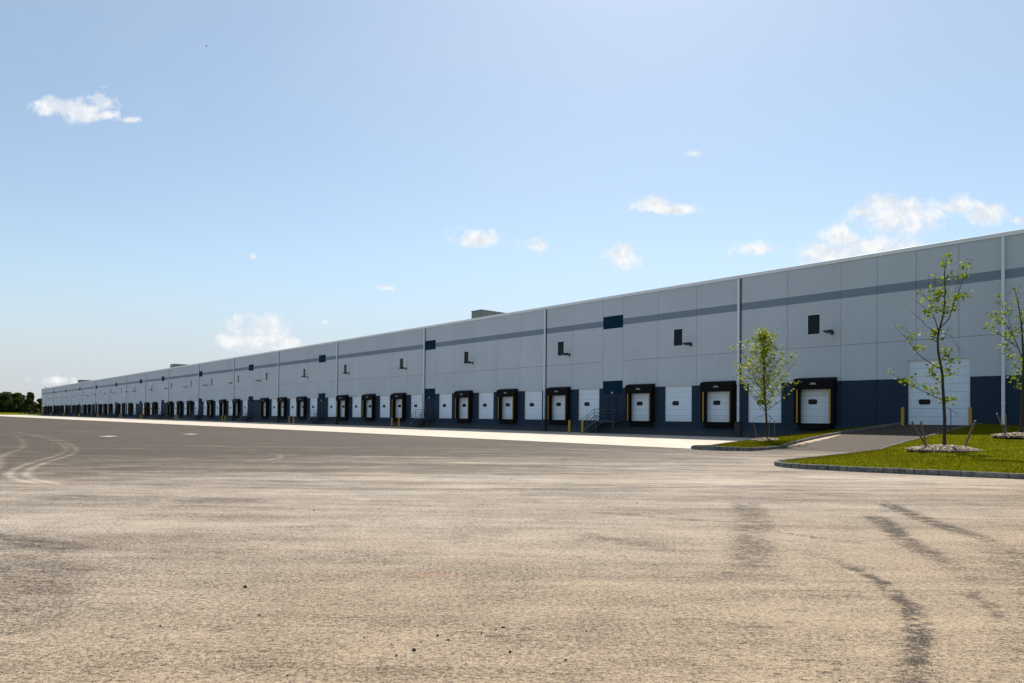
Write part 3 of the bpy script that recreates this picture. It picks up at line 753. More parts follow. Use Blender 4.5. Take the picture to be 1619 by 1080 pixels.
# windows
w0 = None
for s_ in WINS:
    if w0 is None:
        fr = MB(); t = .055
        fr.box(-WW, -WW + t, -.02, .12, WZ0, WZ1).box(WW - t, WW, -.02, .12, WZ0, WZ1).box(-WW + t, WW - t, -.02, .12, WZ1 - t, WZ1).box(-WW + t, WW - t, -.035, .12, WZ0, WZ0 + t)
        w0 = fr.build('window', M['white_frame'], bld, (s_, 0, 0))
        MB().box(-WW + t, WW - t, .07, .09, WZ0 + t, WZ1 - t).build('pane', M['glass'], w0)
    else: copy_tree(w0, bld, (s_, 0, 0))
# wall lamps on arms
l0 = None
for s_ in LIGHTS:
    if l0 is None:
        a = MB().box(-.10, .10, -.05, -.003, 7.62, 7.92); a.tube([(0, -.05, 7.77), (0, -.45, 7.79)], .035)
        l0 = a.build('wall_lamp', M['lamp'], bld, (s_, 0, 0))
        MB().prism([(-.42, 7.68), (-1.18, 7.76), (-1.18, 7.80), (-.55, 7.92), (-.42, 7.92)], 'x', -.19, .19).build('lamp_head', M['lamp'], l0)
    else: copy_tree(l0, bld, (s_, 0, 0))
# downspouts
d0 = None
for s_ in bays:
    if d0 is None:
        p_ = MB().bevbox(-.085, .085, -.17, -.02, 1.15, 12.70, .012)
        for z in (2.6, 5.4, 8.6, 11.6): p_.box(-.12, .12, -.022, -.004, z, z + .05).box(-.098, .098, -.178, -.165, z, z + .05)
        d0 = p_.build('downspout', M['pipe'], bld, (s_, 0, 0))
        MB().box(.10, .21, -.010, -.002, 1.3, 12.70).build('side_shade_strip', M['side_shade'], d0)  # added dark strip, painted shade of the pipe's side
        g_ = MB().prism([(-.24, 0), (-.24, 1.12), (-.19, 1.26), (.19, 1.26), (.24, 1.12), (.24, 0)], 'y', -.27, -.20)
        g_.box(-.24, -.17, -.198, -.003, 0, 1.12).box(.17, .24, -.198, -.003, 0, 1.12)
        g_.build('downspout_guard', M['rust'], d0)
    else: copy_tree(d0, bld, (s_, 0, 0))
for s_ in (17.60, 39.6):
    p_ = MB().bevbox(-.085, .085, -.17, -.02, .9, 12.70, .012)
    for z in (2.6, 5.4, 8.6, 11.6): p_.box(-.12, .12, -.022, -.004, z, z + .05).box(-.098, .098, -.178, -.165, z, z + .05)
    p_.build('downspout', M['pipe'], bld, (s_, 0, 0))
# corner entrance glazing at the far end
cz = MB()
for zz in (1.6, 3.4, 5.2, 7.0): cz.box(LEFT + .5, LEFT + 3.4, -.03, -.004, zz, zz + 1.2)
cz.build('corner_glazing', M['glass'], bld)
MB().box(LEFT - .25, LEFT + .35, -.06, -.004, 0, 12.6).build('corner_trim', M['navy'], bld)

# ------------------------------------------------------------------ stairs and bollards at each personnel door
ORD = ['first', 'second', 'third', 'fourth', 'fifth', 'sixth', 'seventh', 'eighth', 'ninth', 'tenth', 'eleventh', 'twelfth', 'thirteenth']
def make_stairs():
    """origin on the ground under the right end of the landing, x along the wall, -y out"""
    r = empty('dock_staircase', (0, 0, 0), ROTZ)
    D0, D1 = -.05, -1.45; L = 2.25
    gr = MB().box(-L, 0, D1, D0, 1.16, 1.20)
    gr.box(-L, 0, D1 - .02, D1 - .001, 1.06, 1.21).box(.001, .02, D1, D0, 1.06, 1.21)
    gr.build('landing', M['steel_dark'], r)
    n = 6; rise = 1.2 / 7; run = .29
    for i in range(n):
        z = 1.2 - (i + 1) * rise; x1 = -L - i * run
        MB().box(x1 - run - .01, x1 - .003, D1 + .05, D0 - .05 - .1, z - .035, z).build('tread', M['steel_dark'], r)
    ex = -L - n * run
    for yy in (D1, D0 - .12):
        MB().prism([(-L, 1.21), (-L, .98), (ex - .05, 0), (ex - .22, 0), (ex - .20, .13)], 'y', yy, yy + .045).build('stringer', M['steel_dark'], r)
    def rail(yy, land):
        t = MB(); R = .021
        for hh in (1.07, .75, .42):
            pts = [(ex - .12, yy, .10 + hh), (-L - .05, yy, 1.2 + hh)]
            if land: pts.append((0 - .03, yy, 1.2 + hh))
            else: pts.append((-L + .35, yy, 1.2 + hh))
            t.tube(pts, R)
        for q in (0, .5, 1):
            px = ex - .12 + (-L - .05 - ex + .12) * q; t.tube([(px, yy, .05 + 1.13 * q), (px, yy, .10 + 1.07 + 1.10 * q)], R)
        if land:
            for px in (-L / 2, -.03): t.tube([(px, yy, 1.16), (px, yy, 2.27)], R)
        return t
    rail(D1 + .02, True).build('handrail', M['steel'], r)
    rail(D0 - .10, False).build('handrail', M['steel'], r)
    e = MB()
    for hh in (1.07, .75, .42): e.tube([(-.03, D1 + .02, 1.2 + hh), (-.03, D0 - .08, 1.2 + hh)], .021)
    e.tube([(-.03, D0 - .08, 1.18), (-.03, D0 - .08, 2.27)], .021)
    e.build('guard_rail', M['steel'], r)
    for px in (-L + .05, -.08):
        MB().box(px - .04, px + .04, D1 + .02, D1 + .10, 0, 1.158).build('leg', M['steel_dark'], r)
    return r
def make_bollard():
    r = empty('bollard', (0, 0, 0))
    MB().tube([(0, 0, -.05), (0, 0, 1.16), (0, 0, 1.21), (0, 0, 1.24)], [.095, .095, .075, .03], 16).build('post', M['yellow'], r, smooth=False)
    MB().tube([(0, 0, .0), (0, 0, .03)], .15, 16).build('footing', M['galv'], r)
    return r
st0 = make_stairs(); bo0 = make_bollard()
NP = sorted([(a, b) for a, b, k in panels if k == 'N'], reverse=True)
for i, (a, b) in enumerate(NP):
    s_ = st0 if i == 0 else copy_tree(st0)
    s_.location = LW(b + .12, 0, .012)
    tag(s_, f'dark steel staircase with handrails up to a navy door, {ORD[i]} staircase from the right', 'staircase', 'steel staircases along the loading docks')
    for j, off in enumerate((-2.05, -.45)):
        q = bo0 if (i == 0 and j == 0) else copy_tree(bo0)
        q.location = LW(b + off, -5.0, .012)
        tag(q, f'yellow bollard, {"left" if j == 0 else "right"} one of the pair before the {ORD[i]} steel staircase from the right', 'bollard', 'yellow bollards before the loading docks')
for off, wd_ in ((12.30, 'left'), (16.10, 'right')):
    q = copy_tree(bo0); q.location = LW(off, -.95, float(ramp_z(-.95)) - .03)
    tag(q, f'yellow bollard at the {wd_} side of the large door at the top of the driveway', 'bollard', 'yellow bollards beside the drive-in door')

# ------------------------------------------------------------------ rooftop units
def roof_unit(lx, w, ly, dep, zt, label, small=False):
    r = empty('rooftop_unit', LW(lx, ly, 12.55), ROTZ, label, 'rooftop unit', 'air handling units on the warehouse roof')
    h = zt - 12.55
    b = MB().bevbox(-w, 0, 0, dep, .25, h, .03); b.build('casing', M['hvac'], r)
    MB().box(-w - .06, .06, -.06, dep + .06, h + .001, h + .05).build('lid', M['hvac'], r)
    MB().box(-w + .1, -.1, .1, dep - .1, 0, .249).build('roof_curb', M['hvac_dark'], r)
    l = MB(); 
    for k in range(8): l.box(.002, .03, dep * .55 + k * dep * .045, dep * .575 + k * dep * .045, .5, h - .2)
    l.build('louver', M['hvac_dark'], r)
    s2 = MB()
    for k in range(1, 5): s2.box(.001, .012, dep * k / 6.0, dep * k / 6.0 + .03, .27, h - .02)
    s2.build('seam', M['hvac_dark'], r)
    MB().bevbox(.001, .05, dep * .30, dep * .30 + .35, h - 1.0, h - .68, .01).build('access_plate', M['galv'], r)
roof_unit(-36.5, 1.95, 3.0, 6.3, 14.60, 'largest grey green rooftop unit, above the middle of the warehouse')
roof_unit(-164.6, 3.6, 3.0, 9.0, 14.55, 'grey rooftop unit halfway down the roof, second largest of the three')
roof_unit(-293.3, 5.2, 3.0, 11.0, 14.75, 'farthest low rooftop unit, a thin sliver near the far end of the roof')
v_ = empty('roof_vent', LW(LEFT + 1.6, 1.5, 12.55), ROTZ, 'tiny pale vent stack on the far left corner of the roof', 'roof vent')
MB().tube([(0, 0, 0), (0, 0, 1.2)], .5, 12).build('stack', M['galv'], v_)
MB().tube([(0, 0, 1.21), (0, 0, 1.35), (0, 0, 1.6)], [.7, .7, .15], 12).build('cap', M['galv'], v_)

# ------------------------------------------------------------------ storm drain lids
for (dx, dy, lab) in ((-25.92, 43.85, 'pale storm drain lid in the dark asphalt, nearer and left of the two'), (-23.53, 50.0, 'pale storm drain lid in the dark asphalt, farther and right of the two')):
    r = empty('storm_drain', (dx, dy, .006), ROTZ * 0, lab, 'drain', 'storm drain lids in the yard')
    f = MB().box(-.29, .29, -.52, -.45, 0, .025).box(-.29, .29, .45, .52, 0, .025).box(-.29, -.24, -.45, .45, 0, .025).box(.24, .29, -.45, .45, 0, .025)
    f.build('frame', M['lid'], r)
    g = MB()
    for k in range(12): g.box(-.238, .238, -.445 + k * .075, -.385 + k * .075, .002, .022)
    g.build('grate', M['lid'], r)

# ------------------------------------------------------------------ young trees
def leaf_mesh(C, size, name, mat, parent, up=.35):
    """C: (n,3) centres relative to the parent. folded leaf: two quads"""
    n = len(C); a = rng.random(n) * 2 * PI; 
    d = rng.normal(size=(n, 3)); d[:, 2] = np.abs(d[:, 2]) * .3 - .35; d /= np.linalg.norm(d, axis=1)[:, None]
    nr = rng.normal(size=(n, 3)); nr[:, 2] += up; s = np.cross(d, nr); s /= np.linalg.norm(s, axis=1)[:, None]; m = np.cross(s, d)
    L = (size * rng.uniform(.65, 1.3, n))[:, None]; w = L * .42
    tip = C + d * L; mid = C + d * L * .5 - m * L * .06
    V = np.stack([C, C + d * L * .30 + s * w * .8 + m * L * .06, C + d * L * .68 + s * w * .75 + m * L * .05, tip, C + d * L * .68 - s * w * .75 + m * L * .05, C + d * L * .30 - s * w * .8 + m * L * .06, mid], 1)
    k = np.arange(n)[:, None] * 7
    F = np.concatenate([k + [0, 1, 2, 6], k + [6, 2, 3, 3]][:1] + [k + [0, 6, 4, 5]], 0)
    T = np.concatenate([k + [6, 2, 3], k + [6, 3, 4]], 0)
    Q = np.concatenate([F[:, [0, 1, 2]], F[:, [0, 2, 3]]], 0)
    return fast_mesh(name, V.reshape(-1, 3), np.concatenate([Q, T], 0), mat, parent)

def tree_small():
    base = LW(8.7, -12, .23); r = empty('young_tree', base, 0, 'small bushy young tree with a rounded leafy crown on the narrow grass island', 'tree', 'young staked trees')
    Ht = 6.65; R = random.Random(3)
    lead = []
    for i in range(15):
        t = i / 14; lead.append(Vector((-.30 * t ** 1.3 + .04 * math.sin(t * 9), .05 * math.sin(t * 7), Ht * t)))
    rad = [.062 * (1 - i / 14) ** .8 + .006 for i in range(15)]
    MB().tube([lead[0] - Vector((0, 0, .15))] + lead, [.085] + rad, 9).build('trunk', M['bark'], r, smooth=True)
    def at(z): 
        t = z / Ht * 14; i = min(int(t), 13); return lead[i].lerp(lead[i + 1], t - i)
    br = MB(); C = []
    def env(z):   # crown radius at height
        return np.interp(z, [1.9, 2.3, 3.2, 3.9, 4.6, 5.3, 6.0, 6.6], [.5, 1.55, 1.95, 1.95, 1.6, 1.15, .65, .2])
    nb = 54
    for k in range(nb):
        z0 = 1.75 + (Ht - 2.2) * (k / nb) ** 1.05; an = k * 2.399 + R.uniform(-.4, .4)
        p = at(z0); 
        up = R.uniform(.75, 1.15); zt = z0 + .2; 
        for _ in range(3): Lr = env(min(zt, 6.6)) * R.uniform(.62, 1.12); zt = z0 + Lr * up
        pts = [p]; m_ = 5
        for j in range(1, m_ + 1):
            f = j / m_; rr = Lr * f; zz = (zt - z0) * f ** 1.25
            pts.append(p + Vector((math.cos(an) * rr + R.uniform(-.05, .05), math.sin(an) * rr + R.uniform(-.05, .05), zz)))
        r0 = .022 * (1 - z0 / Ht) + .006
        br.tube(pts, [r0 * (1 - .8 * j / m_) for j in range(m_ + 1)], 5)
        for j in range(1, m_ + 1):
            for _ in range(2):
                q = pts[j - 1].lerp(pts[j], R.random()); dv = Vector((R.gauss(0, 1), R.gauss(0, 1), R.uniform(.1, 1.2))).normalized() * R.uniform(.12, .34)
                br.tube([q, q + dv * .6, q + dv + Vector((0, 0, .03))], [.005, .004, .002], 3)
                for _ in range(R.randint(3, 6)):
                    C.append(q + dv * R.uniform(.3, 1.1) + Vector((R.gauss(0, .05), R.gauss(0, .05), R.gauss(0, .05))))
        for _ in range(7): C.append(pts[-1] + Vector((R.gauss(0, .09), R.gauss(0, .09), R.gauss(0, .10))))
    for _ in range(60):
        z = R.uniform(4.9, Ht + .05); w_ = .10 + .12 * (Ht - z); C.append(at(min(z, Ht)) + Vector((R.gauss(0, w_), R.gauss(0, w_), 0)))
    br.build('branches', M['bark'], r, smooth=True)
    leaf_mesh(np.array([c[:] for c in C]), .125, 'foliage', M['leafA'], r)
    st = MB()
    for tx, ty, tz in ((-.82, -.2, 1.30), (.42, .25, 1.28), (.26, -.3, 1.26)):
        st.tube([(0, 0, 1.62), (tx * .5, ty * .5, 1.42), (tx, ty, tz)], .012, 5)
    st.build('tie_strap', M['strap'], r)
    return r
tree_small()

def px_tree(base, U, x0, y0, trunk, branches, clusters, label, mat, lsize, Ht, seed, mul=1.0, spread=1.0):
    """branch layout given as flat sketch coordinates (x right, y down) in units of U metres, given depth by a random walk"""
    R = random.Random(seed)
    r = empty('young_tree', base, 0, label, 'tree', 'young staked trees')
    kx = base.x / base.y
    def P(q, y=0.0): return Vector(((q[0] - x0) * U * (1 + y / base.y) + y * kx, y, (y0 - q[1]) * U * (1 + y / base.y)))
    tp = [P(q, .05 * math.sin(i)) for i, q in enumerate(trunk)]
    n = len(tp) - 1
    MB().tube([tp[0] - Vector((0, 0, .1))] + tp, [.10, .085] + [.062 * (1 - i / n) ** .8 + .007 for i in range(1, n + 1)], 9).build('trunk', M['bark'], r, smooth=True)
    br = MB(); samples = [(p, 0) for p in tp]
    for bi, b in enumerate(branches):
        s = R.choice((-1, 1)) * R.uniform(.25, .8) * spread; pts = []
        root = min(tp, key=lambda t: (t - P(b[0])).length)
        L = 0
        for j, q in enumerate(b):
            if j: L += math.hypot(q[0] - b[j - 1][0], q[1] - b[j - 1][1]) * U
            pts.append(P(q, s * L * .8 + (root.y if j == 0 else 0) + R.uniform(-.03, .03)))
        # subdivide with small kinks
        pp = [pts[0]]
        for a, c in zip(pts[:-1], pts[1:]):
            pp.append(a.lerp(c, .5) + Vector((R.gauss(0, .02), R.gauss(0, .02), R.gauss(0, .02)))); pp.append(c)
        r0 = max(.008, min(.024, L * .011)); m_ = len(pp) - 1
        br.tube(pp, [r0 * (1 - .82 * j / m_) for j in range(m_ + 1)], 5)
        for k in range(int(L * 5)):
            i = R.randrange(1, m_ + 1); q = pp[i - 1].lerp(pp[i], R.random())
            dv = Vector((R.gauss(0, 1), R.gauss(0, 1), R.uniform(-.1, 1.4))).normalized() * R.uniform(.10, .34)
            br.tube([q, q + dv * .5 + Vector((0, 0, .01)), q + dv], [.0045, .0035, .002], 3)
        samples += [(p, 1) for p in pp]
    br.build('branches', M['bark'], r, smooth=True)
    C = []
    for x, y, k in clusters:
        p = P((x, y)); near = min(samples, key=lambda t: math.hypot(t[0].x - t[0].y * kx - p.x, t[0].z - p.z))[0]
        cy = near.y + R.uniform(-.12, .12); p = P((x, y), cy)
        for _ in range(int(k * mul)):
            C.append(Vector((p.x + R.gauss(0, .10), cy + R.gauss(0, .12), p.z + R.gauss(0, .085))))
    leaf_mesh(np.array([c[:] for c in C]), lsize, 'foliage', mat, r)
    return r
TB = LW(19.3, -17, .27); U = .01038
trunkB = [(387, 905), (387, 850), (388, 780), (384, 700), (380, 640), (379, 600), (372, 560), (362, 510), (359, 450), (366, 415), (382, 360), (388, 300), (390, 250), (388, 180), (392, 140), (396, 108)]
brB = [[(384, 700), (330, 680), (270, 655), (200, 620), (160, 597)], [(374, 575), (320, 545), (280, 515), (240, 460), (188, 410)], [(248, 470), (236, 430), (228, 400)], [(362, 430), (310, 400), (270, 360), (240, 335)],
       [(362, 420), (340, 350), (330, 300), (292, 260)], [(362, 418), (405, 370), (430, 290), (455, 230), (472, 190), (484, 138)], [(384, 350), (415, 335), (440, 310), (490, 260)], [(375, 572), (400, 552), (432, 545)],
       [(380, 640), (350, 612), (337, 582)], [(382, 610), (430, 592), (455, 572)], [(364, 500), (385, 495), (402, 488)], [(386, 705), (405, 698), (432, 692)], [(332, 300), (322, 240), (320, 180)], [(345, 260), (350, 220), (350, 178)],
       [(386, 430), (415, 440), (440, 480), (460, 512)], [(270, 300), (300, 320), (340, 360)], [(285, 262), (315, 290), (345, 330)], [(390, 200), (410, 210), (425, 180)], [(388, 260), (405, 250), (412, 225)], [(392, 160), (382, 150), (378, 132)], [(430, 290), (432, 250), (428, 200)],
       [(364, 480), (345, 455), (335, 420)], [(240, 460), (262, 450), (268, 420)], [(372, 550), (398, 520), (402, 490)], [(270, 655), (262, 630), (258, 600)], [(360, 460), (395, 440), (420, 380)]]
clB = [(395, 110, 8), (382, 152, 12), (392, 135, 5), (470, 145, 7), (484, 138, 4), (463, 187, 12), (455, 176, 6), (380, 200, 5), (398, 225, 7), (412, 190, 5), (332, 200, 3), (340, 245, 7), (368, 262, 18), (360, 282, 12), (402, 258, 5), (290, 262, 3), (315, 290, 6), (325, 335, 14), (320, 352, 8), (352, 300, 6), (362, 325, 14), (385, 342, 14), (392, 298, 6), (432, 280, 18), (450, 275, 16), (470, 272, 10), (490, 262, 3), (412, 322, 10), (430, 335, 6), (345, 428, 20), (350, 448, 10), (330, 445, 4), (395, 412, 5), (386, 505, 14), (402, 498, 9), (392, 520, 8), (255, 435, 5), (245, 462, 6), (275, 495, 10), (262, 488, 6), (290, 492, 5), (350, 560, 10), (340, 592, 14), (350, 612, 6), (335, 580, 6), (415, 545, 10), (428, 540, 5), (395, 592, 10), (402, 575, 5), (435, 590, 6), (370, 630, 5), (325, 655, 12), (355, 680, 8), (260, 608, 5), (265, 642, 10), (240, 630, 6), (220, 625, 6), (200, 620, 4), (163, 596, 3), (385, 705, 16), (410, 700, 10), (428, 692, 6), (228, 408, 2), (192, 413, 2), (268, 425, 2)]
tb = px_tree(TB, U, 387, 905, trunkB, brB, clB, 'tallest young tree, sparse and open, on the lawn before the large driveway door', M['leafB'], .12, 8.4, 5, 2.2)
s_ = MB().tube([(.0, 0, 1.75), (.10, -.05, 1.80), (.52, -.1, 1.50)], .010, 5); s_.tube([(.22, -.07, 1.74), (.20, -.12, 1.2), (.17, -.14, .62)], .018, 4); s_.build('tie_strap', M['strap'], tb)
TC = LW(20.3, -9, .80); U2_ = .0080
trunkC = [(285, 940), (290, 840), (297, 700), (300, 600), (300, 500), (298, 400), (292, 300), (285, 220), (270, 130), (258, 80), (246, 42)]
brC = [[(298, 640), (270, 610), (235, 580)], [(300, 560), (270, 530), (228, 505)], [(300, 500), (265, 470), (215, 450)], [(298, 470), (262, 380), (240, 330), (180, 230), (120, 185)], [(262, 400), (200, 350), (140, 310), (90, 280)], [(240, 330), (215, 250), (200, 140)], [(200, 210), (170, 130), (150, 85)], [(240, 430), (200, 410), (165, 395)],
       [(298, 600), (340, 560), (400, 520), (470, 470)], [(298, 500), (350, 420), (400, 330), (440, 250)], [(296, 400), (340, 330), (370, 240), (380, 150)], [(298, 560), (360, 520), (430, 500)], [(292, 320), (320, 260), (330, 180)], [(300, 650), (350, 630), (420, 600)], [(260, 260), (285, 235), (290, 190)], [(350, 420), (420, 400), (480, 380)]]
clC = [(246, 42, 6), (258, 80, 5), (262, 118, 8), (150, 85, 6), (155, 125, 5), (200, 140, 10), (205, 185, 6), (120, 190, 12), (145, 205, 10), (185, 195, 8), (170, 235, 12), (125, 250, 8), (90, 280, 8), (135, 305, 7), (205, 315, 14), (225, 325, 12), (260, 215, 8), (240, 290, 6), (290, 185, 6), (165, 395, 4), (190, 382, 4), (215, 345, 6), (225, 450, 12), (200, 420, 5), (235, 505, 8), (270, 525, 8), (235, 580, 10), (255, 595, 6), (280, 560, 8), (275, 630, 10), (300, 650, 6), (290, 470, 6), (275, 300, 8), (295, 240, 8)]
clC += [(x, y, k) for x, y, k in [(470, 470, 12), (430, 500, 10), (400, 520, 8), (440, 250, 10), (400, 330, 14), (380, 150, 8), (370, 240, 12), (330, 180, 8), (420, 600, 8), (350, 630, 8), (480, 380, 10), (420, 400, 10), (340, 330, 10), (350, 430, 12)]]
px_tree(TC, U2_, 285, 940, trunkC, brC, clC, 'young tree at the right edge of the photo, close to the white downspout', M['leafB'], .125, 7.4, 9, 2.1)

# stakes
def stake(lx, ly, z, top, label, r=.036):
    p = LW(lx, ly, z); o = empty('tree_stake', p, 0, label, 'stake', 'wooden stakes round the young trees')
    t = Vector(top); MB().tube([-t.normalized() * .2, t * .5, t * .985], [r, r, r * .96], 8).build('pole', M['stake'], o)
    MB().tube([t * .986, t * 1.0], [r * .97, r * .8], 8).build('cut_end', M['galv'], o)
def w2l(x, y): d = Vector((x, y, 0)) - O; return d.dot(WD), d.dot(NN)
def stakes(base, items, zf):
    for dx, dy, top, lab, rr in items:
        lx, ly = w2l(base.x + dx, base.y + dy); stake(lx, ly, float(zf(lx, ly)), top, lab, rr)
stakes(TB, [(-.80, -.25, (-.66, .15, 1.28), 'leaning wooden stake, leftmost at the tall sparse tree', .040), (-.53, .35, (-.20, .1, 1.26), 'nearly upright wooden stake just left of the tall sparse tree trunk', .038), (.73, -.1, (.58, .1, 1.22), 'wooden stake leaning right beside the tall sparse tree', .042)], zB)
stakes(TC, [(-.72, -.05, (-.42, .1, 1.22), 'wooden stake leaning left of the tree at the right edge', .036), (-.22, .7, (-.02, .0, 1.1), 'upright wooden stake behind the tree at the right edge', .036)], zB)
stakes(LW(8.7, -12, .2), [(-.55, -.1, (-.30, -.05, 1.15), 'thin wooden stake leaning left of the small bushy tree', .026), (.24, .35, (.08, .0, 1.15), 'thin wooden stake right behind the small bushy tree trunk', .024), (.40, -.15, (-.03, -.1, 1.12), 'thin upright wooden stake right of the small bushy tree', .026)], zA)

# mulch mounds
def mulch(base, rx, ry, h, n, label):
    r = empty('mulch_bed', base, 0, label, 'mulch bed', 'wood chip beds under the young trees')
    m = MB(); rings = 8; seg = 36; m.v.append((0, 0, h))
    for i in range(1, rings + 1):
        f = i / rings
        for j in range(seg):
            a = 2 * PI * j / seg; w = 1 + .08 * math.sin(3 * a + 1) + .05 * math.sin(7 * a)
            m.v.append((math.cos(a) * rx * f * w, math.sin(a) * ry * f * w, h * (1 - f ** 2) + random.uniform(-.008, .012) - (.06 if i == rings else 0)))
    for j in range(seg): m.f.append([0, 1 + j, 1 + (j + 1) % seg])
    for i in range(rings - 1):
        for j in range(seg):
            a = 1 + i * seg + j; b = 1 + i * seg + (j + 1) % seg; m.f.append([a, a + seg, b + seg, b])
    m.build('mound', M['stake'], r, smooth=True)
    V = []; F = []
    for k in range(n):
        f = math.sqrt(random.random()) * 1.06; a = random.random() * 2 * PI
        c = Vector((math.cos(a) * rx * f, math.sin(a) * ry * f, h * max(0, 1 - f * f) + random.uniform(0, .03)))
        l = random.uniform(.02, .055); w = l * random.uniform(.3, .7); t = random.uniform(.006, .014)
        q = Quaternion(Vector((random.gauss(0, 1), random.gauss(0, 1), random.gauss(0, 1))).normalized(), random.uniform(0, 3))
        i = len(V)
        for sx, sy, sz in ((-1, -1, -1), (1, -1, -1), (1, 1, -1), (-1, 1, -1), (-1, -1, 1), (1, -1, 1), (1, 1, 1), (-1, 1, 1)):
            V.append((c + q @ Vector((sx * l, sy * w, sz * t)))[:])
        for f_ in ((0, 3, 2, 1), (4, 5, 6, 7), (0, 1, 5, 4), (1, 2, 6, 5), (2, 3, 7, 6), (3, 0, 4, 7)): F.append([i + z for z in f_])
    fast_mesh('wood_chips', np.array(V), np.array(F), M['mulch'], r)
mulch(TB + Vector((-.1, -.1, 0)), 1.36, 1.15, .17, 2600, 'ring of pale wood chips round the tall sparse tree')
mulch(LW(8.7, -12, .23) + Vector((.05, 0, 0)), .85, .85, .14, 1100, 'small ring of pale wood chips round the small bushy tree')
mulch(TC + Vector((0, 0, -.02)), 1.2, 1.0, .13, 1500, 'ring of pale wood chips at the right edge of the photo')

# ------------------------------------------------------------------ distant trees and shrubs at the left
def far_tree(x, y, z, h, w, conic, label, seed, n=5200):
    R = np.random.default_rng(seed)
    r = empty('distant_tree', (x, y, z), 0, label, 'tree', 'dark trees beyond the far lawn')
    MB().tube([(0, 0, -.5), (0, 0, h * .35), (.2, 0, h * .8)], [.35, .28, .08], 8).build('trunk', M['bark'], r)
    lobes = []
    for k in range(40):
        t = R.random() ** 1.15; zz = h * (.05 + .87 * t)
        rad = w / 2 * ((1 - t) ** .8 + .08 if conic else math.sin(PI * min(1, .22 + .72 * t)) ** .6)
        a = R.random() * 2 * PI; q = R.random() ** .5 * .75
        lobes.append((math.cos(a) * rad * q, math.sin(a) * rad * q, zz, max(1.5, rad * (.48 if conic else .55)), max(1.2, rad * (.40 if conic else .42))))
    pts = []
    for k in range(n):
        lx, ly, lz, lr, lh = lobes[R.integers(len(lobes))]
        d = R.normal(size=3); d /= np.linalg.norm(d); rr = R.random() ** .33
        pts.append((lx + d[0] * lr * rr, ly + d[1] * lr * rr, max(.3, lz + d[2] * lh * rr)))
    C = np.array(pts); m = len(C)
    d = R.normal(size=(m, 3)); d /= np.linalg.norm(d, axis=1)[:, None]; e = np.cross(d, R.normal(size=(m, 3))); e /= np.linalg.norm(e, axis=1)[:, None]
    s = R.uniform(.28, .62, m)[:, None]
    V = np.stack([C - d * s, C + e * s * .7, C + d * s, C - e * s * .7], 1).reshape(-1, 3)
    fast_mesh('foliage', V, np.arange(4 * m).reshape(-1, 4), M['farleaf'], r)
far_tree(-336, 434, 1.15, 12.5, 15, False, 'dark tree just outside the left edge of the photo', 9)
far_tree(-325, 432, 1.15, 12.6, 13, False, 'dark broad tree cut by the left edge of the photo', 1)
far_tree(-318.6, 430, 1.15, 13.4, 13, False, 'dark round-topped tree near the left edge, left of the lobed one', 2)
far_tree(-314.4, 434, 1.15, 13.0, 10, False, 'tallest dark tree on the right half of the left clump', 3)
far_tree(-310.8, 430, 1.15, 9.4, 8, False, 'lower dark tree on the right shoulder of the left clump', 4, 3000)
far_tree(-307.9, 436, 1.15, 6.4, 9, False, 'lowest dark tree in the gap between the two clumps', 5, 3000)
far_tree(-303.6, 430, 1.15, 12.9, 10.5, True, 'pointed conical dark tree left of the warehouse corner', 6)
far_tree(-300.0, 434, 1.15, 9.4, 8, True, 'narrow pointed dark tree just right of the conical one', 7, 3000)
far_tree(-297.0, 438, 1.15, 8.4, 9, False, 'small dark tree half hidden behind the warehouse corner', 8, 3000)
bk = []; nb_ = 40
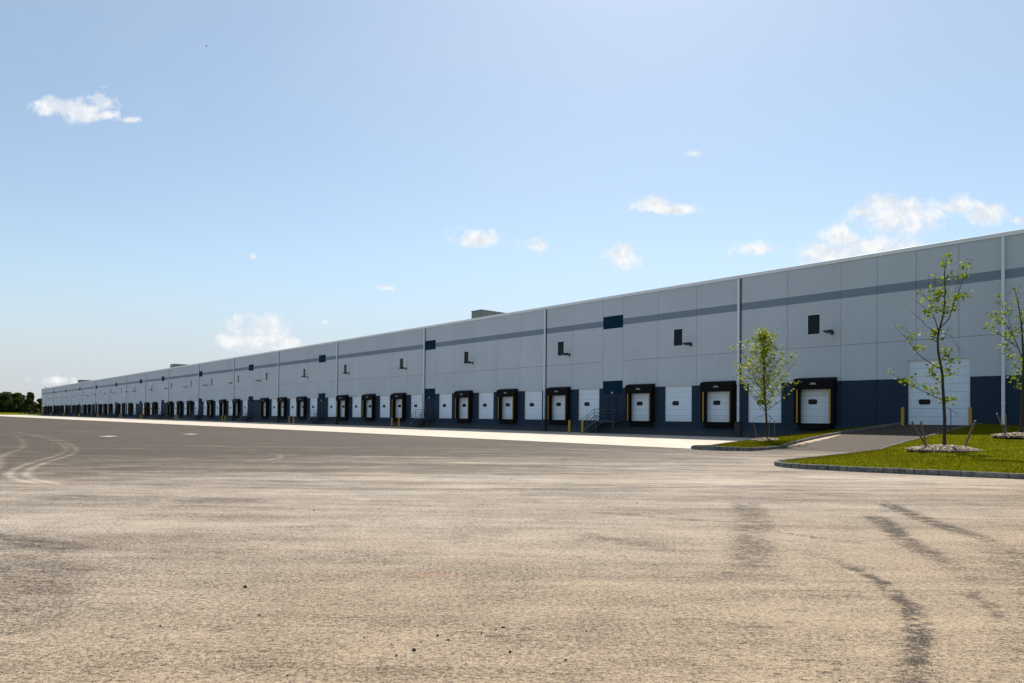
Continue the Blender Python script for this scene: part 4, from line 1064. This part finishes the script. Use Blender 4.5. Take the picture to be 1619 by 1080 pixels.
for i in range(nb_ + 1):
    t = i / nb_; X_ = (-.7502 + .000926 * (30 + 36 * t)) * 398; hh = 1.05 * smst(t * 1.3) + .05 * math.sin(i * 1.7)
    bk.append([(X_, 393, -.1), (X_ + .3, 396, hh * .7), (X_ + .2, 398.5, hh), (X_, 403, -.1)])
tag(fast_mesh('soil_bank', np.array(bk).reshape(-1, 3), grid_faces(nb_ + 1, 4), M['darksoil'], smooth=True), kind='structure')
for i, px_ in enumerate((23.3, 28.9, 32.8, 36, 39.7, 43, 47.2, 52)):
    s_ = .7 + .11 * i; x_, y_ = (-.7502 + .000926 * px_) * 405, 405 + (i % 2)
    r = empty('low_shrub', (x_, y_, .0), 0, 'low dark shrub on the grass left of the far warehouse corner', 'shrub', 'row of low dark shrubs before the far lawn')
    R = np.random.default_rng(50 + i); m = 300
    C = R.normal(size=(m, 3)) * [.40, .40, .26] * s_ + [0, 0, .5 * s_]; C[:, 2] = np.maximum(C[:, 2], .05)
    d = R.normal(size=(m, 3)); d /= np.linalg.norm(d, axis=1)[:, None]; e = np.cross(d, R.normal(size=(m, 3))); e /= np.linalg.norm(e, axis=1)[:, None]
    V = np.stack([C - d * .16, C + e * .12, C + d * .16, C - e * .12], 1).reshape(-1, 3)
    fast_mesh('foliage', V, np.arange(4 * m).reshape(-1, 4), M['shrubleaf'], r)
    MB().tube([(0, 0, -.1), (0, 0, .5)], .05, 5).build('stem', M['bark'], r)

# a bird far up
b_ = empty('bird', (-54.7, 120, 66.6), .4, 'tiny dark bird high in the sky at the upper left', 'bird')
bb = MB().tube([(-.16, 0, 0), (-.08, 0, .0), (0, 0, .01), (.09, 0, .01), (.14, 0, .02), (.17, 0, .02)], [.006, .032, .042, .034, .02, .004], 8)
for s in (-1, 1):
    i = len(bb.v); bb.v += [(.07, s * .02, .02), (-.05, s * .02, .02), (-.06, s * .20, .07), (.03, s * .19, .075), (-.08, s * .36, .03), (.07, s * .02, .008), (-.05, s * .02, .008), (-.06, s * .20, .06), (.03, s * .19, .065)]
    bb.f += [[i, i + 1, i + 2, i + 3], [i + 3, i + 2, i + 4], [i + 5, i + 8, i + 7, i + 6], [i + 8, i + 4, i + 7]]
bb.build('body', M['rubber'], b_)
